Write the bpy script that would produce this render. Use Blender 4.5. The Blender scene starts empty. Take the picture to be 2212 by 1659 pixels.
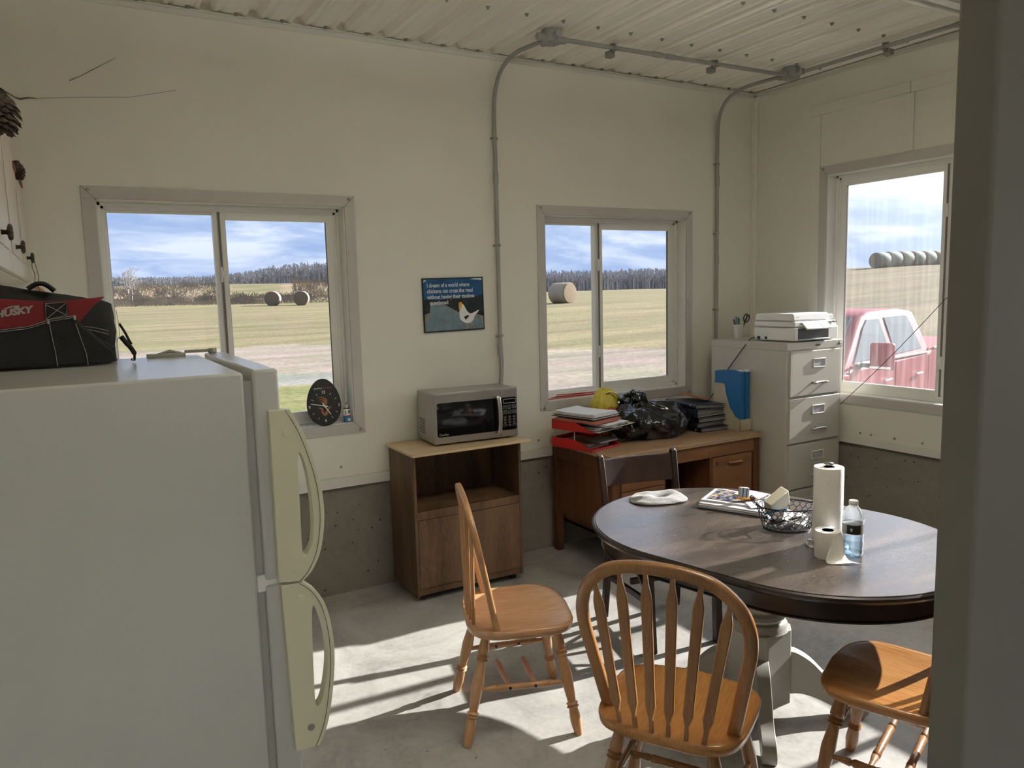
import bpy, bmesh, math, random
from math import pi, sin, cos, radians as R
from mathutils import Vector as V, Matrix, noise as MN, Euler
random.seed(7)
S = bpy.context.scene
COL = S.collection
# ------------------------------------------------------------------ camera
CAM = V((-4.58791, -4.21691, 1.7325))
YAW, PITCH, ROLL, FPX = 0.520281, -0.121032, -0.0254626, 1642.06
W_, H_ = 2212, 1659
_f = V((sin(YAW)*cos(PITCH), cos(YAW)*cos(PITCH), sin(PITCH)))
_r = V((cos(YAW), -sin(YAW), 0)); _u = _r.cross(_f)
_r, _u = cos(ROLL)*_r + sin(ROLL)*_u, -sin(ROLL)*_r + cos(ROLL)*_u
cam = bpy.data.objects.new('camera', bpy.data.cameras.new('camera')); COL.objects.link(cam)
m = Matrix.Identity(4)
for i in range(3):
    m[i][0], m[i][1], m[i][2], m[i][3] = _r[i], _u[i], -_f[i], CAM[i]
cam.matrix_world = m
cam.data.sensor_width = 36; cam.data.lens = FPX/W_*36; cam.data.clip_start = .05; cam.data.clip_end = 3000
S.camera = cam
def at(px, py, X=None, Y=None, Z=None):          # survey helper: where the sight line meets a wall, a table top or the floor
    d = _f + _r*((px-W_/2)/FPX) - _u*((py-H_/2)/FPX)
    t = (X-CAM.x)/d.x if X is not None else (Y-CAM.y)/d.y if Y is not None else (Z-CAM.z)/d.z
    return CAM + d*t
# ------------------------------------------------------------------ render look
S.view_settings.view_transform = 'Standard'; S.view_settings.look = 'None'
S.view_settings.exposure = 0.56; S.view_settings.gamma = 1; S.view_settings.use_curve_mapping = False
S.cycles.max_bounces = 14; S.cycles.diffuse_bounces = 8; S.cycles.glossy_bounces = 4
S.cycles.transmission_bounces = 8; S.cycles.transparent_max_bounces = 16
S.cycles.caustics_reflective = False; S.cycles.caustics_refractive = False
S.cycles.sample_clamp_indirect = 6; S.cycles.use_denoising = True
# ------------------------------------------------------------------ node helpers
class N:
    def __init__(s, tree): s.t = tree; s.n = tree.nodes; s.l = tree.links
    def add(s, typ, ins=None, **kw):
        nd = s.n.new(typ)
        for k, v in kw.items(): setattr(nd, k, v)
        for k, v in (ins or {}).items():
            if isinstance(v, bpy.types.NodeSocket): s.l.new(v, nd.inputs[k])
            else: nd.inputs[k].default_value = v
        return nd
    def ramp(s, fac, stops, interp='LINEAR'):
        nd = s.n.new('ShaderNodeValToRGB'); s.l.new(fac, nd.inputs[0]); e = nd.color_ramp.elements
        nd.color_ramp.interpolation = interp
        while len(e) < len(stops): e.new(.5)
        for el, (p, c) in zip(e, stops):
            el.position = p; el.color = (c[0], c[1], c[2], 1) if not isinstance(c, (int, float)) else (c, c, c, 1)
        return nd.outputs[0]
    def mix(s, f, a, b, mode='MIX'):
        nd = s.n.new('ShaderNodeMix'); nd.data_type = 'RGBA'; nd.blend_type = mode
        for i, v in ((0, f), (6, a), (7, b)):
            if isinstance(v, bpy.types.NodeSocket): s.l.new(v, nd.inputs[i])
            else: nd.inputs[i].default_value = v if i == 0 else (*v[:3], 1)
        return nd.outputs[2]
    def math(s, op, a, b=0.0, c=0.0):
        nd = s.n.new('ShaderNodeMath'); nd.operation = op
        for i, v in enumerate((a, b, c)):
            if isinstance(v, bpy.types.NodeSocket): s.l.new(v, nd.inputs[i])
            else: nd.inputs[i].default_value = v
        return nd.outputs[0]
# ------------------------------------------------------------------ sky and sun
wd = bpy.data.worlds.new('sky'); S.world = wd; wd.use_nodes = True
g = N(wd.node_tree); g.n.clear()
tc = g.add('ShaderNodeTexCoord'); sp = g.add('ShaderNodeSeparateXYZ', {0: tc.outputs['Generated']})
zz = g.math('MAXIMUM', sp.outputs[2], 0.0); den = g.math('ADD', zz, .20)
cx = g.math('DIVIDE', sp.outputs[0], den); cy = g.math('DIVIDE', sp.outputs[1], den)
cb = g.add('ShaderNodeCombineXYZ', {0: cx, 1: cy, 2: 0.0})
mp = g.add('ShaderNodeMapping', {0: cb.outputs[0], 'Rotation': (0, 0, R(-33)), 'Scale': (.8, 1.25, 1), 'Location': (3.1, 1.7, 0)})
n1 = g.add('ShaderNodeTexNoise', {'Vector': mp.outputs[0], 'Scale': 1.9, 'Detail': 9.0, 'Roughness': .58, 'Distortion': .4})
cl = g.ramp(n1.outputs[0], [(.36, (.30, .42, .70)), (.46, (.42, .54, .78)), (.54, (.66, .76, .92)), (.62, (.95, 1.0, 1.05))])
hz = g.ramp(zz, [(0.0, (.30, .42, .72)), (.06, (.36, .48, .76)), (.25, (.6, .7, .88))])
hf = g.ramp(zz, [(0.0, .75), (.10, .25), (.25, .0)])
skyc = g.mix(hf, cl, hz)
gm = g.math('GREATER_THAN', sp.outputs[2], -0.001)
skyc = g.mix(gm, (.30, .27, .20), skyc)
# thin cloud around the sun scatters a wide bright patch of sky
SUNV = (cos(R(25.7))*cos(R(-3.5)), cos(R(25.7))*sin(R(-3.5)), sin(R(25.7)))
dt = g.add('ShaderNodeVectorMath', {0: tc.outputs['Generated'], 1: SUNV}, operation='DOT_PRODUCT')
lobe = g.math('MULTIPLY', g.math('POWER', g.math('MAXIMUM', dt.outputs['Value'], 0.0), 12.0), 5.5)
lobe = g.math('MULTIPLY', lobe, gm)
skyc = g.mix(1.0, skyc, g.add('ShaderNodeCombineColor', {0: lobe, 1: lobe, 2: lobe}).outputs[0], 'ADD')
SKY_STRENGTH = 0.80
YBK = -6.6
bg = g.add('ShaderNodeBackground', {0: skyc, 1: SKY_STRENGTH}); out = g.add('ShaderNodeOutputWorld', {0: bg.outputs[0]})
SUN_EL, SUN_AZ = R(25.7), R(-3.5)     # light comes from +x, slightly from -y
sd = V((cos(SUN_EL)*cos(SUN_AZ), cos(SUN_EL)*sin(SUN_AZ), sin(SUN_EL)))
sl = bpy.data.lights.new('sun', 'SUN'); sl.energy = 9.8; sl.angle = R(.55); sl.color = (1, .97, .93)
so = bpy.data.objects.new('sun', sl); so.rotation_euler = sd.to_track_quat('Z', 'Y').to_euler(); so.location = (30, 0, 20); COL.objects.link(so)
# fill lamp: adds an area lamp to brighten the room from out of view
def fill_lamp(name, loc, rot, sx, sy, power, col=(1, .97, .91)):
    l = bpy.data.lights.new(name, 'AREA'); l.shape = 'RECTANGLE'; l.size = sx; l.size_y = sy; l.energy = power; l.color = col
    o = bpy.data.objects.new(name, l); o.location = loc; o.rotation_euler = rot; COL.objects.link(o); return o
fill_lamp('fill_lamp_front', (-3.6, YBK+.02, 1.65), (R(122), 0, 0), 1.9, 1.4, 5)  # added fill lamp behind the viewer, set in the front opening
fill_lamp('fill_lamp_side', (-.02, -5.3, 1.65), (0, R(90), 0), 1.2, 1.3, 3.5)  # added fill lamp, unseen, at the side opening
# added unseen lamp over the near end, shining up to brighten the ceiling
fill_lamp('fill_lamp_up', (-2.55, -2.85, 2.93), (R(180), 0, 0), 1.15, .10, 54, (1, .955, .85))
# ------------------------------------------------------------------ materials
def mat(name, col, rough=.6, metal=0.0, var=.08, vscale=6.0, bump=0.0, bscale=60.0, stretch=(1, 1, 1), col2=None, trans=0.0, ior=1.45, coat=0.0, spec=.5, detail=6.0, lo=.3, hi=.7, sheen=0.0, speck=None):
    m = bpy.data.materials.new(name); m.use_nodes = True; g = N(m.node_tree); p = g.n['Principled BSDF']
    tc = g.add('ShaderNodeTexCoord'); mp = g.add('ShaderNodeMapping', {0: tc.outputs['Object'], 'Scale': stretch})
    nz = g.add('ShaderNodeTexNoise', {'Vector': mp.outputs[0], 'Scale': vscale, 'Detail': detail, 'Roughness': .6})
    c2 = col2 or tuple(max(0, c*(1-var*2)) for c in col)
    c = g.ramp(nz.outputs[0], [(lo, c2), (hi, col)])
    if speck:
        sc, th, scol = speck
        vn = g.add('ShaderNodeTexNoise', {'Vector': tc.outputs['Object'], 'Scale': sc, 'Detail': 2.0})
        f = g.ramp(vn.outputs[0], [(th, 0.0), (th+.03, 1.0)])
        c = g.mix(f, c, scol)
    g.l.new(c, p.inputs['Base Color'])
    p.inputs['Roughness'].default_value = rough; p.inputs['Metallic'].default_value = metal
    p.inputs['Transmission Weight'].default_value = trans; p.inputs['IOR'].default_value = ior
    p.inputs['Coat Weight'].default_value = coat; p.inputs['Specular IOR Level'].default_value = spec
    p.inputs['Sheen Weight'].default_value = sheen
    if bump:
        bn = g.add('ShaderNodeTexNoise', {'Vector': mp.outputs[0], 'Scale': bscale, 'Detail': 4.0})
        bb = g.add('ShaderNodeBump', {'Height': bn.outputs[0], 'Strength': bump, 'Distance': .004})
        g.l.new(bb.outputs[0], p.inputs['Normal'])
    return m
def wood(name, dark, light, axis='Z', rough=.4, scale=7.0, spec=.5, coat=0.0, ring=26.0):
    m = bpy.data.materials.new(name); m.use_nodes = True; g = N(m.node_tree); p = g.n['Principled BSDF']
    st = {'X': (.12, 1, 1), 'Y': (1, .12, 1), 'Z': (1, 1, .12)}[axis]
    tc = g.add('ShaderNodeTexCoord'); mp = g.add('ShaderNodeMapping', {0: tc.outputs['Object'], 'Scale': st})
    a = g.add('ShaderNodeTexNoise', {'Vector': mp.outputs[0], 'Scale': scale, 'Detail': 5.0, 'Distortion': 1.2})
    b = g.add('ShaderNodeTexNoise', {'Vector': mp.outputs[0], 'Scale': scale*ring, 'Detail': 3.0})
    f = g.math('ADD', g.math('MULTIPLY', a.outputs[0], .65), g.math('MULTIPLY', b.outputs[0], .35))
    g.l.new(g.ramp(f, [(.36, dark), (.62, light)]), p.inputs['Base Color'])
    p.inputs['Roughness'].default_value = rough; p.inputs['Specular IOR Level'].default_value = spec; p.inputs['Coat Weight'].default_value = coat
    bb = g.add('ShaderNodeBump', {'Height': f, 'Strength': .12, 'Distance': .003}); g.l.new(bb.outputs[0], p.inputs['Normal'])
    return m
def glass_mat(name, tint=(1, 1, 1), gloss=.06, dirt=0.0):
    m = bpy.data.materials.new(name); m.use_nodes = True; g = N(m.node_tree); g.n.clear()
    tr = g.add('ShaderNodeBsdfTransparent', {0: (*tint, 1)}); gl = g.add('ShaderNodeBsdfGlossy', {0: (1, 1, 1, 1), 'Roughness': .02})
    lw = g.add('ShaderNodeFresnel', {0: 1.3})
    mx = g.add('ShaderNodeMixShader', {0: g.math('MULTIPLY', lw.outputs[0], gloss*10), 1: tr.outputs[0], 2: gl.outputs[0]}); o = mx.outputs[0]
    if dirt:
        tc = g.add('ShaderNodeTexCoord'); mp = g.add('ShaderNodeMapping', {0: tc.outputs['Object'], 'Scale': (1, 1, .06)})
        nz = g.add('ShaderNodeTexNoise', {'Vector': mp.outputs[0], 'Scale': 38.0, 'Detail': 4.0})
        sx = g.add('ShaderNodeSeparateXYZ', {0: tc.outputs['Object']})
        low = g.ramp(g.math('MULTIPLY', sx.outputs[2], .5), [(.2, 1.0), (.62, .45), (.9, .25)])
        fc = g.math('MULTIPLY', g.math('MULTIPLY', g.ramp(nz.outputs[0], [(.42, .35), (.75, 1.0)]), low), dirt)
        tl = g.add('ShaderNodeBsdfTranslucent', {0: (.9, .88, .86, 1)}); df = g.add('ShaderNodeBsdfDiffuse', {0: (.8, .8, .8, 1)})
        ad = g.add('ShaderNodeMixShader', {0: .3, 1: tl.outputs[0], 2: df.outputs[0]})
        o = g.add('ShaderNodeMixShader', {0: fc, 1: o, 2: ad.outputs[0]}).outputs[0]
    g.add('ShaderNodeOutputMaterial', {0: o}); return m
M = {}
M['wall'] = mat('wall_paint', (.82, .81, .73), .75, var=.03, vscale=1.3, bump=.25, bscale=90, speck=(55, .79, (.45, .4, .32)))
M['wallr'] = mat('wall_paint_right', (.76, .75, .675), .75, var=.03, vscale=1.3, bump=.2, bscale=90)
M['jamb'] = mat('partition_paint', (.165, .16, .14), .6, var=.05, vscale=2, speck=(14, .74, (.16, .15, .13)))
M['ceil'] = mat('ceiling_steel', (.93, .90, .83), .55, var=.04, vscale=3, stretch=(1, .3, 1))
M['trimc'] = mat('white_metal_trim', (.74, .73, .68), .5, var=.03)
M['alu'] = mat('grey_window_trim', (.53, .51, .485), .45, var=.03)
M['vinyl'] = mat('white_vinyl', (.82, .82, .79), .4, var=.02)
M['gasket'] = mat('dark_gasket', (.16, .15, .14), .7)
M['screw'] = mat('screw_zinc', (.36, .34, .31), .45, metal=.6)
M['pvc'] = mat('grey_pvc', (.33, .33, .315), .45, var=.05)
M['pvcd'] = mat('dark_grey_pvc', (.27, .27, .24), .5, var=.05)
M['glass'] = glass_mat('window_glass', gloss=.05)
M['dglass'] = glass_mat('streaked_window_glass', gloss=.05, dirt=.13)
def concrete(name, a, b, c, rough, pit=0.0, coat=0.0):
    m = bpy.data.materials.new(name); m.use_nodes = True; g = N(m.node_tree); p = g.n['Principled BSDF']
    tc = g.add('ShaderNodeTexCoord'); ob = tc.outputs['Object']
    n1 = g.add('ShaderNodeTexNoise', {'Vector': ob, 'Scale': 2.6, 'Detail': 10.0, 'Roughness': .72, 'Distortion': .8})
    n2 = g.add('ShaderNodeTexNoise', {'Vector': ob, 'Scale': 38.0, 'Detail': 5.0})
    cc = g.ramp(n1.outputs[0], [(.32, a), (.52, b), (.7, c)])
    cc = g.mix(g.ramp(n2.outputs[0], [(.3, .0), (.8, .45)]), cc, c)
    v = g.add('ShaderNodeTexNoise', {'Vector': ob, 'Scale': 30.0, 'Detail': 1.0})
    cc = g.mix(g.ramp(v.outputs[0], [(.77, 0.0), (.80, .6)]), cc, tuple(x*.3 for x in a))
    h = n2.outputs[0]
    if pit:
        w = g.add('ShaderNodeTexVoronoi', {'Vector': ob, 'Scale': 17.0})
        pf = g.ramp(w.outputs['Distance'], [(.07, 1.0), (.12, 0.0)])
        cc = g.mix(pf, cc, tuple(x*.2 for x in a)); h = g.math('SUBTRACT', h, g.math('MULTIPLY', pf, 4.0))
    g.l.new(cc, p.inputs['Base Color']); p.inputs['Roughness'].default_value = rough
    g.l.new(g.ramp(n1.outputs[0], [(.3, rough-.1), (.7, rough+.12)]), p.inputs['Roughness'])
    bb = g.add('ShaderNodeBump', {'Height': h, 'Strength': .25, 'Distance': .004}); g.l.new(bb.outputs[0], p.inputs['Normal'])
    return m
M['floor'] = concrete('floor_concrete', (.18, .172, .155), (.325, .315, .29), (.43, .42, .395), .5)
M['stem'] = concrete('stem_wall_concrete', (.13, .118, .095), (.17, .156, .128), (.21, .195, .165), .9, pit=1)
M['oak'] = wood('golden_oak', (.32, .155, .06), (.50, .285, .14), 'Z', .33, 6)
M['oakseat'] = wood('golden_oak_seat', (.34, .18, .085), (.58, .36, .21), 'X', .28, 5)
M['oak3'] = wood('orange_oak', (.19, .086, .028), (.31, .158, .062), 'Z', .30, 6)
M['oak3seat'] = wood('orange_oak_seat', (.25, .102, .028), (.40, .20, .068), 'X', .24, 5)
M['darkwood'] = wood('dark_stained_wood', (.016, .008, .006), (.042, .022, .016), 'Z', .42, 8, spec=.3)
M['cartwood'] = wood('walnut_laminate', (.045, .024, .012), (.145, .083, .045), 'Z', .5, 6, spec=.3)
M['board'] = wood('pale_board', (.50, .37, .22), (.62, .48, .30), 'X', .5, 8)
M['deskwood'] = wood('brown_desk_wood', (.065, .023, .010), (.125, .050, .021), 'Z', .45, 9, spec=.3)
M['desktop'] = wood('desk_top_wood', (.27, .165, .09), (.42, .28, .17), 'X', .42, 9)
M['deskfront'] = wood('desk_front_wood', (.125, .053, .020), (.21, .10, .042), 'X', .45, 9, spec=.3)
def table_mat():
    m = bpy.data.materials.new('worn_espresso_top'); m.use_nodes = True; g = N(m.node_tree); p = g.n['Principled BSDF']
    ob = g.add('ShaderNodeTexCoord').outputs['Object']
    mp = g.add('ShaderNodeMapping', {0: ob, 'Scale': (.5, 1.6, 1), 'Rotation': (0, 0, .3)})
    n1 = g.add('ShaderNodeTexNoise', {'Vector': mp.outputs[0], 'Scale': 4.0, 'Detail': 8.0, 'Roughness': .7})
    n2 = g.add('ShaderNodeTexNoise', {'Vector': mp.outputs[0], 'Scale': 110.0, 'Detail': 6.0, 'Roughness': .8})
    c = g.ramp(n1.outputs[0], [(.3, (.012, .008, .007)), (.52, (.038, .026, .021)), (.75, (.115, .080, .062))])
    n4 = g.add('ShaderNodeTexNoise', {'Vector': mp.outputs[0], 'Scale': 2.2, 'Detail': 2.0})
    c = g.mix(g.math('MULTIPLY', g.ramp(n2.outputs[0], [(.50, 0.0), (.78, .55)]), g.ramp(n4.outputs[0], [(.42, .15), (.6, 1.0)])), c, (.42, .33, .26))
    g.l.new(c, p.inputs['Base Color'])
    g.l.new(g.ramp(n1.outputs[0], [(.3, .24), (.7, .36)]), p.inputs['Roughness']); p.inputs['Specular IOR Level'].default_value = .8; p.inputs['Coat Weight'].default_value = .65; p.inputs['Coat IOR'].default_value = 1.9; p.inputs['Coat Roughness'].default_value = .27
    bb = g.add('ShaderNodeBump', {'Height': n2.outputs[0], 'Strength': .05, 'Distance': .002}); g.l.new(bb.outputs[0], p.inputs['Normal'])
    return m
M['tabletop'] = table_mat()
M['espresso'] = mat('espresso_lacquer', (.018, .012, .010), .25, var=.2, bump=.05)
M['greypaint'] = mat('warm_grey_paint', (.36, .355, .315), .35, var=.03)
M['fridge'] = mat('white_enamel', (.52, .53, .51), .22, var=.02, vscale=2, bump=.10, bscale=220)
M['fridgecream'] = mat('aged_cream_plastic', (.66, .64, .47), .35, var=.03)
M['greyp'] = mat('light_grey_plastic', (.45, .44, .42), .4)
M['cabinet'] = mat('beige_enamelled_steel', (.50, .47, .415), .4, var=.02)
M['chrome'] = mat('chrome', (.8, .8, .8), .12, metal=1, var=.02)
M['brushed'] = mat('brushed_stainless', (.50, .475, .44), .33, metal=.9, var=.05, vscale=3, stretch=(1, 1, 30), bump=.05)
M['silverpaint'] = mat('silver_paint', (.42, .41, .39), .35, metal=.5, var=.03)
M['black'] = mat('black_plastic', (.012, .012, .012), .35, var=.1)
M['blackgloss'] = mat('black_glass', (.006, .006, .007), .05, var=.1)
M['trash'] = mat('black_bag_film', (.010, .010, .011), .20, var=.2, coat=.3, bump=1.0, bscale=14)
M['yellow'] = mat('yellow_bag_film', (.85, .72, .10), .35, var=.12, bump=.4, bscale=20, trans=.15)
M['nestx'] = None
M['white'] = mat('white_plastic', (.78, .78, .76), .35, var=.02)
M['paper'] = mat('white_paper', (.85, .85, .87), .8, var=.04)
M['papergrey'] = mat('grey_paper', (.45, .45, .47), .8, var=.15, vscale=30)
M['red'] = mat('red_plastic', (.42, .022, .018), .4)
M['redc'] = mat('red_cloth', (.15, .006, .010), .8)
M['cloth'] = mat('black_cloth', (.008, .008, .008), .9, bump=.3, bscale=200)
M['stitch'] = mat('pale_thread', (.35, .33, .30), .8)
M['brownfolder'] = mat('red_brown_folder', (.30, .10, .06), .7)
M['navy'] = mat('navy_vinyl', (.015, .020, .034), .35, var=.1)
M['blue'] = mat('blue_folder', (.015, .12, .30), .5, var=.06)
M['cream'] = mat('cream_plastic', (.52, .48, .36), .5)
M['creamfoam'] = mat('cream_foam', (.74, .71, .58), .8)
M['orange'] = mat('orange_paper', (.50, .13, .04), .6)
M['orangeb'] = mat('orange_plastic', (.80, .38, .08), .35)
M['wool'] = mat('grey_felt', (.23, .23, .225), .95, var=.12, vscale=40, bump=.6, bscale=150, sheen=.3)
M['tissue'] = mat('white_tissue', (.88, .87, .84), .9, var=.02, bump=.3, bscale=120)
M['cardboard'] = mat('brown_cardboard', (.22, .11, .08), .9)
M['ceramic'] = mat('white_ceramic', (.80, .78, .75), .3)
M['text'] = mat('white_lettering', (.75, .77, .80), .5)
M['wire'] = mat('black_wire', (.012, .013, .022), .35, metal=.4)
M['pink'] = mat('pink_wood', (.62, .36, .26), .5)
M['cobweb'] = mat('brown_debris', (.16, .10, .06), .9)
M['nest'] = mat('grey_brown_scales', (.11, .085, .065), .9, var=.4, vscale=30)
# ------------------------------------------------------------------ mesh builder
class MB:
    def __init__(s): s.v = []; s.f = []; s.mi = []; s.m = 0
    def add(s, vs, fs, mi=None):
        b = len(s.v); s.v += [tuple(v) for v in vs]; s.f += [tuple(i+b for i in f) for f in fs]
        s.mi += [s.m if mi is None else mi]*len(fs); return s
    def box(s, x0, x1, y0, y1, z0, z1, mi=None, T=None):
        vs = [V((x, y, z)) for z in (z0, z1) for y in (y0, y1) for x in (x0, x1)]
        if T is not None: vs = [T @ v for v in vs]
        return s.add(vs, [(0, 2, 3, 1), (4, 5, 7, 6), (0, 1, 5, 4), (2, 6, 7, 3), (0, 4, 6, 2), (1, 3, 7, 5)], mi)
    def tube(s, pts, r, n=10, mi=None, cap=True, flat=None, up=None):
        pts = [V(p) for p in pts]; k = len(pts); rs = r if isinstance(r, (list, tuple)) else [r]*k
        vs = []; nprev = None
        for i, p in enumerate(pts):
            t = (pts[min(i+1, k-1)]-pts[max(i-1, 0)])
            t = t.normalized() if t.length > 1e-9 else V((0, 0, 1))
            if up is not None: nn = V(up) - t*V(up).dot(t)
            elif nprev is None:
                a = V((0, 0, 1)) if abs(t.z) < .9 else V((1, 0, 0)); nn = a - t*a.dot(t)
            else: nn = nprev - t*nprev.dot(t)
            nn.normalize(); nprev = nn; bt = t.cross(nn)
            fx = flat or (1, 1)
            for j in range(n):
                a = 2*pi*j/n
                ca, sa = cos(a), sin(a)
                if flat and len(flat) > 2:                   # squarish section
                    q = flat[2]; ca = math.copysign(abs(ca)**q, ca); sa = math.copysign(abs(sa)**q, sa)
                vs.append(p + nn*(ca*rs[i]*fx[0]) + bt*(sa*rs[i]*fx[1]))
        fs = [(i*n+j, i*n+(j+1) % n, (i+1)*n+(j+1) % n, (i+1)*n+j) for i in range(k-1) for j in range(n)]
        if cap: fs += [tuple(range(n-1, -1, -1)), tuple((k-1)*n+j for j in range(n))]
        return s.add(vs, fs, mi)
    def lathe(s, prof, n=24, T=None, mi=None, a0=0, a1=2*pi, sx=1, sy=1):
        T = T or Matrix.Identity(4); vs = []; full = abs(a1-a0-2*pi) < 1e-6; c = n if full else n+1
        for (r, z) in prof:
            for j in range(c):
                a = a0+(a1-a0)*j/n; vs.append(T @ V((r*cos(a)*sx, r*sin(a)*sy, z)))
        fs = []
        for i in range(len(prof)-1):
            for j in range(n):
                j2 = (j+1) % c; fs.append((i*c+j, i*c+j2, (i+1)*c+j2, (i+1)*c+j))
        if full:
            if prof[0][0] > 1e-6: fs.append(tuple(range(c-1, -1, -1)))
            if prof[-1][0] > 1e-6: fs.append(tuple((len(prof)-1)*c+j for j in range(c)))
        return s.add(vs, fs, mi)
    def along(s, a, b, prof, n=14, mi=None):                 # turned piece from a to b; prof [(t, r)]
        a, b = V(a), V(b); d = b-a; q = d.to_track_quat('Z', 'Y').to_matrix().to_4x4()
        return s.lathe([(r, t*d.length) for t, r in prof], n, Matrix.Translation(a) @ q, mi)
    def prism(s, poly, h0, h1, T=None, mi=None, holes=None):   # poly (x, y) extruded in z
        T = T or Matrix.Identity(4); n = len(poly)
        if holes:
            bm = bmesh.new(); ed = []
            for loop in [poly]+holes:
                vv = [bm.verts.new((p[0], p[1], 0)) for p in loop]
                for i in range(len(vv)): ed.append(bm.edges.new((vv[i], vv[(i+1) % len(vv)])))
            bmesh.ops.triangle_fill(bm, use_beauty=True, edges=ed, normal=(0, 0, 1))
            bm.verts.index_update(); tri = [tuple(v.index for v in f.verts) for f in bm.faces]; base = [v.co.copy() for v in bm.verts]; bm.free()
            k = len(base); vs = [T @ V((p.x, p.y, h)) for h in (h0, h1) for p in base]
            fs = [tuple(reversed(t)) for t in tri]+[tuple(i+k for i in t) for t in tri]; o = 0
            for loop in [poly]+holes:
                L = len(loop)
                for i in range(L): fs.append((o+i, o+(i+1) % L, k+o+(i+1) % L, k+o+i))
                o += L
            return s.add(vs, fs, mi)
        vs = [T @ V((p[0], p[1], h)) for h in (h0, h1) for p in poly]
        fs = [tuple(range(n-1, -1, -1)), tuple(range(n, 2*n))]+[(i, (i+1) % n, n+(i+1) % n, n+i) for i in range(n)]
        return s.add(vs, fs, mi)
    def build(s, name, mats, parent=None, smooth=None, bevel=0, seg=2, subsurf=0, loc=None, rot=None):
        me = bpy.data.meshes.new(name); me.from_pydata(s.v, [], s.f)
        if not isinstance(mats, (list, tuple)): mats = [mats]
        for k in mats: me.materials.append(M[k] if isinstance(k, str) else k)
        me.polygons.foreach_set('material_index', s.mi)
        bm = bmesh.new(); bm.from_mesh(me); bmesh.ops.recalc_face_normals(bm, faces=bm.faces); bm.to_mesh(me); bm.free()
        if smooth is not None:
            me.polygons.foreach_set('use_smooth', [True]*len(me.polygons)); me.set_sharp_from_angle(angle=R(smooth))
        o = bpy.data.objects.new(name, me); COL.objects.link(o)
        if parent: o.parent = parent
        if loc is not None: o.location = loc
        if rot is not None: o.rotation_euler = rot
        if bevel:
            b = o.modifiers.new('bevel', 'BEVEL'); b.width = bevel; b.segments = seg; b.limit_method = 'ANGLE'; b.angle_limit = R(40)
            if smooth is None: 
                me.polygons.foreach_set('use_smooth', [True]*len(me.polygons)); me.set_sharp_from_angle(angle=R(35))
        if subsurf:
            b = o.modifiers.new('sub', 'SUBSURF'); b.levels = subsurf; b.render_levels = subsurf
        return o
def tag(o, label=None, cat=None, group=None, kind=None):
    if label: o['label'] = label
    if cat: o['category'] = cat
    if group: o['group'] = group
    if kind: o['kind'] = kind
    return o
def thing(name, label, cat, loc=(0, 0, 0), rz=0, group=None, rot=None):
    o = bpy.data.objects.new(name, None); COL.objects.link(o); o.empty_display_size = .1
    o.location = loc; o.rotation_euler = rot or (0, 0, rz); return tag(o, label, cat, group)
def struct(name, mb, mats, **kw): return tag(mb.build(name, mats, **kw), kind='structure')
def txt(body, size, T, mbuild, mi=0, align='LEFT', depth=.0006, sx=1.0, bold=0.0, shear=0.0):
    cu = bpy.data.curves.new('t', 'FONT'); cu.body = body; cu.size = size; cu.align_x = align; cu.extrude = depth/2; cu.offset = bold; cu.resolution_u = 3; cu.shear = shear
    o = bpy.data.objects.new('t', cu); COL.objects.link(o); dg = bpy.context.evaluated_depsgraph_get(); dg.update()
    me = bpy.data.meshes.new_from_object(o.evaluated_get(dg))
    mbuild.add([T @ V((v.co.x*sx, v.co.y, v.co.z)) for v in me.vertices], [tuple(p.vertices) for p in me.polygons], mi)
    bpy.data.objects.remove(o); bpy.data.curves.remove(cu); bpy.data.meshes.remove(me)
def frame_T(o, xa, ya):                                    # matrix: local x->xa, y->ya, z->xa x ya, origin o
    xa, ya = V(xa).normalized(), V(ya).normalized(); za = xa.cross(ya); m = Matrix.Identity(4)
    for i in range(3): m[i][0], m[i][1], m[i][2], m[i][3] = xa[i], ya[i], za[i], o[i]
    return m
def catmull(pts, k=8, closed=False):
    pts = [V(p) for p in pts]; o = []; n = len(pts)
    for i in range(n if closed else n-1):
        g_ = lambda j: pts[j % n] if closed else pts[max(0, min(n-1, j))]
        a, b, c, d = g_(i-1), g_(i), g_(i+1), g_(i+2)
        for q in range(k):
            t = q/k; o.append(.5*((2*b)+(c-a)*t+(2*a-5*b+4*c-d)*t*t+(3*b-a-3*c+d)*t**3))
    if not closed: o.append(pts[-1])
    return o
# ================================================================== ROOM
H = 3.162; ZP = .64; XL = -5.08; YB = -6.6; YP = -3.61
def wall_holes(mb, axis, c0, c1, a0, a1, z0, z1, holes):     # wall slab between c0,c1 on its thin axis, spans a0..a1
    xs = sorted({a0, a1, *[h[0] for h in holes], *[h[1] for h in holes]}); zs = sorted({z0, z1, *[h[2] for h in holes], *[h[3] for h in holes]})
    for i in range(len(xs)-1):
        for j in range(len(zs)-1):
            mx, mz = (xs[i]+xs[i+1])/2, (zs[j]+zs[j+1])/2
            if any(h[0] < mx < h[1] and h[2] < mz < h[3] for h in holes): continue
            if axis == 'y': mb.box(xs[i], xs[i+1], c0, c1, zs[j], zs[j+1])
            else: mb.box(c0, c1, xs[i], xs[i+1], zs[j], zs[j+1])
    return mb
def weld(o):
    bm = bmesh.new(); bm.from_mesh(o.data); bmesh.ops.remove_doubles(bm, verts=bm.verts, dist=1e-5)
    bm.faces.ensure_lookup_table(); seen = {}; kill = []
    for f in bm.faces:
        k = tuple(sorted(v.index for v in f.verts))
        if k in seen: kill += [f, seen[k]]
        seen[k] = f
    bmesh.ops.delete(bm, geom=list(set(kill)), context='FACES_ONLY'); bm.to_mesh(o.data); bm.free()
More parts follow.
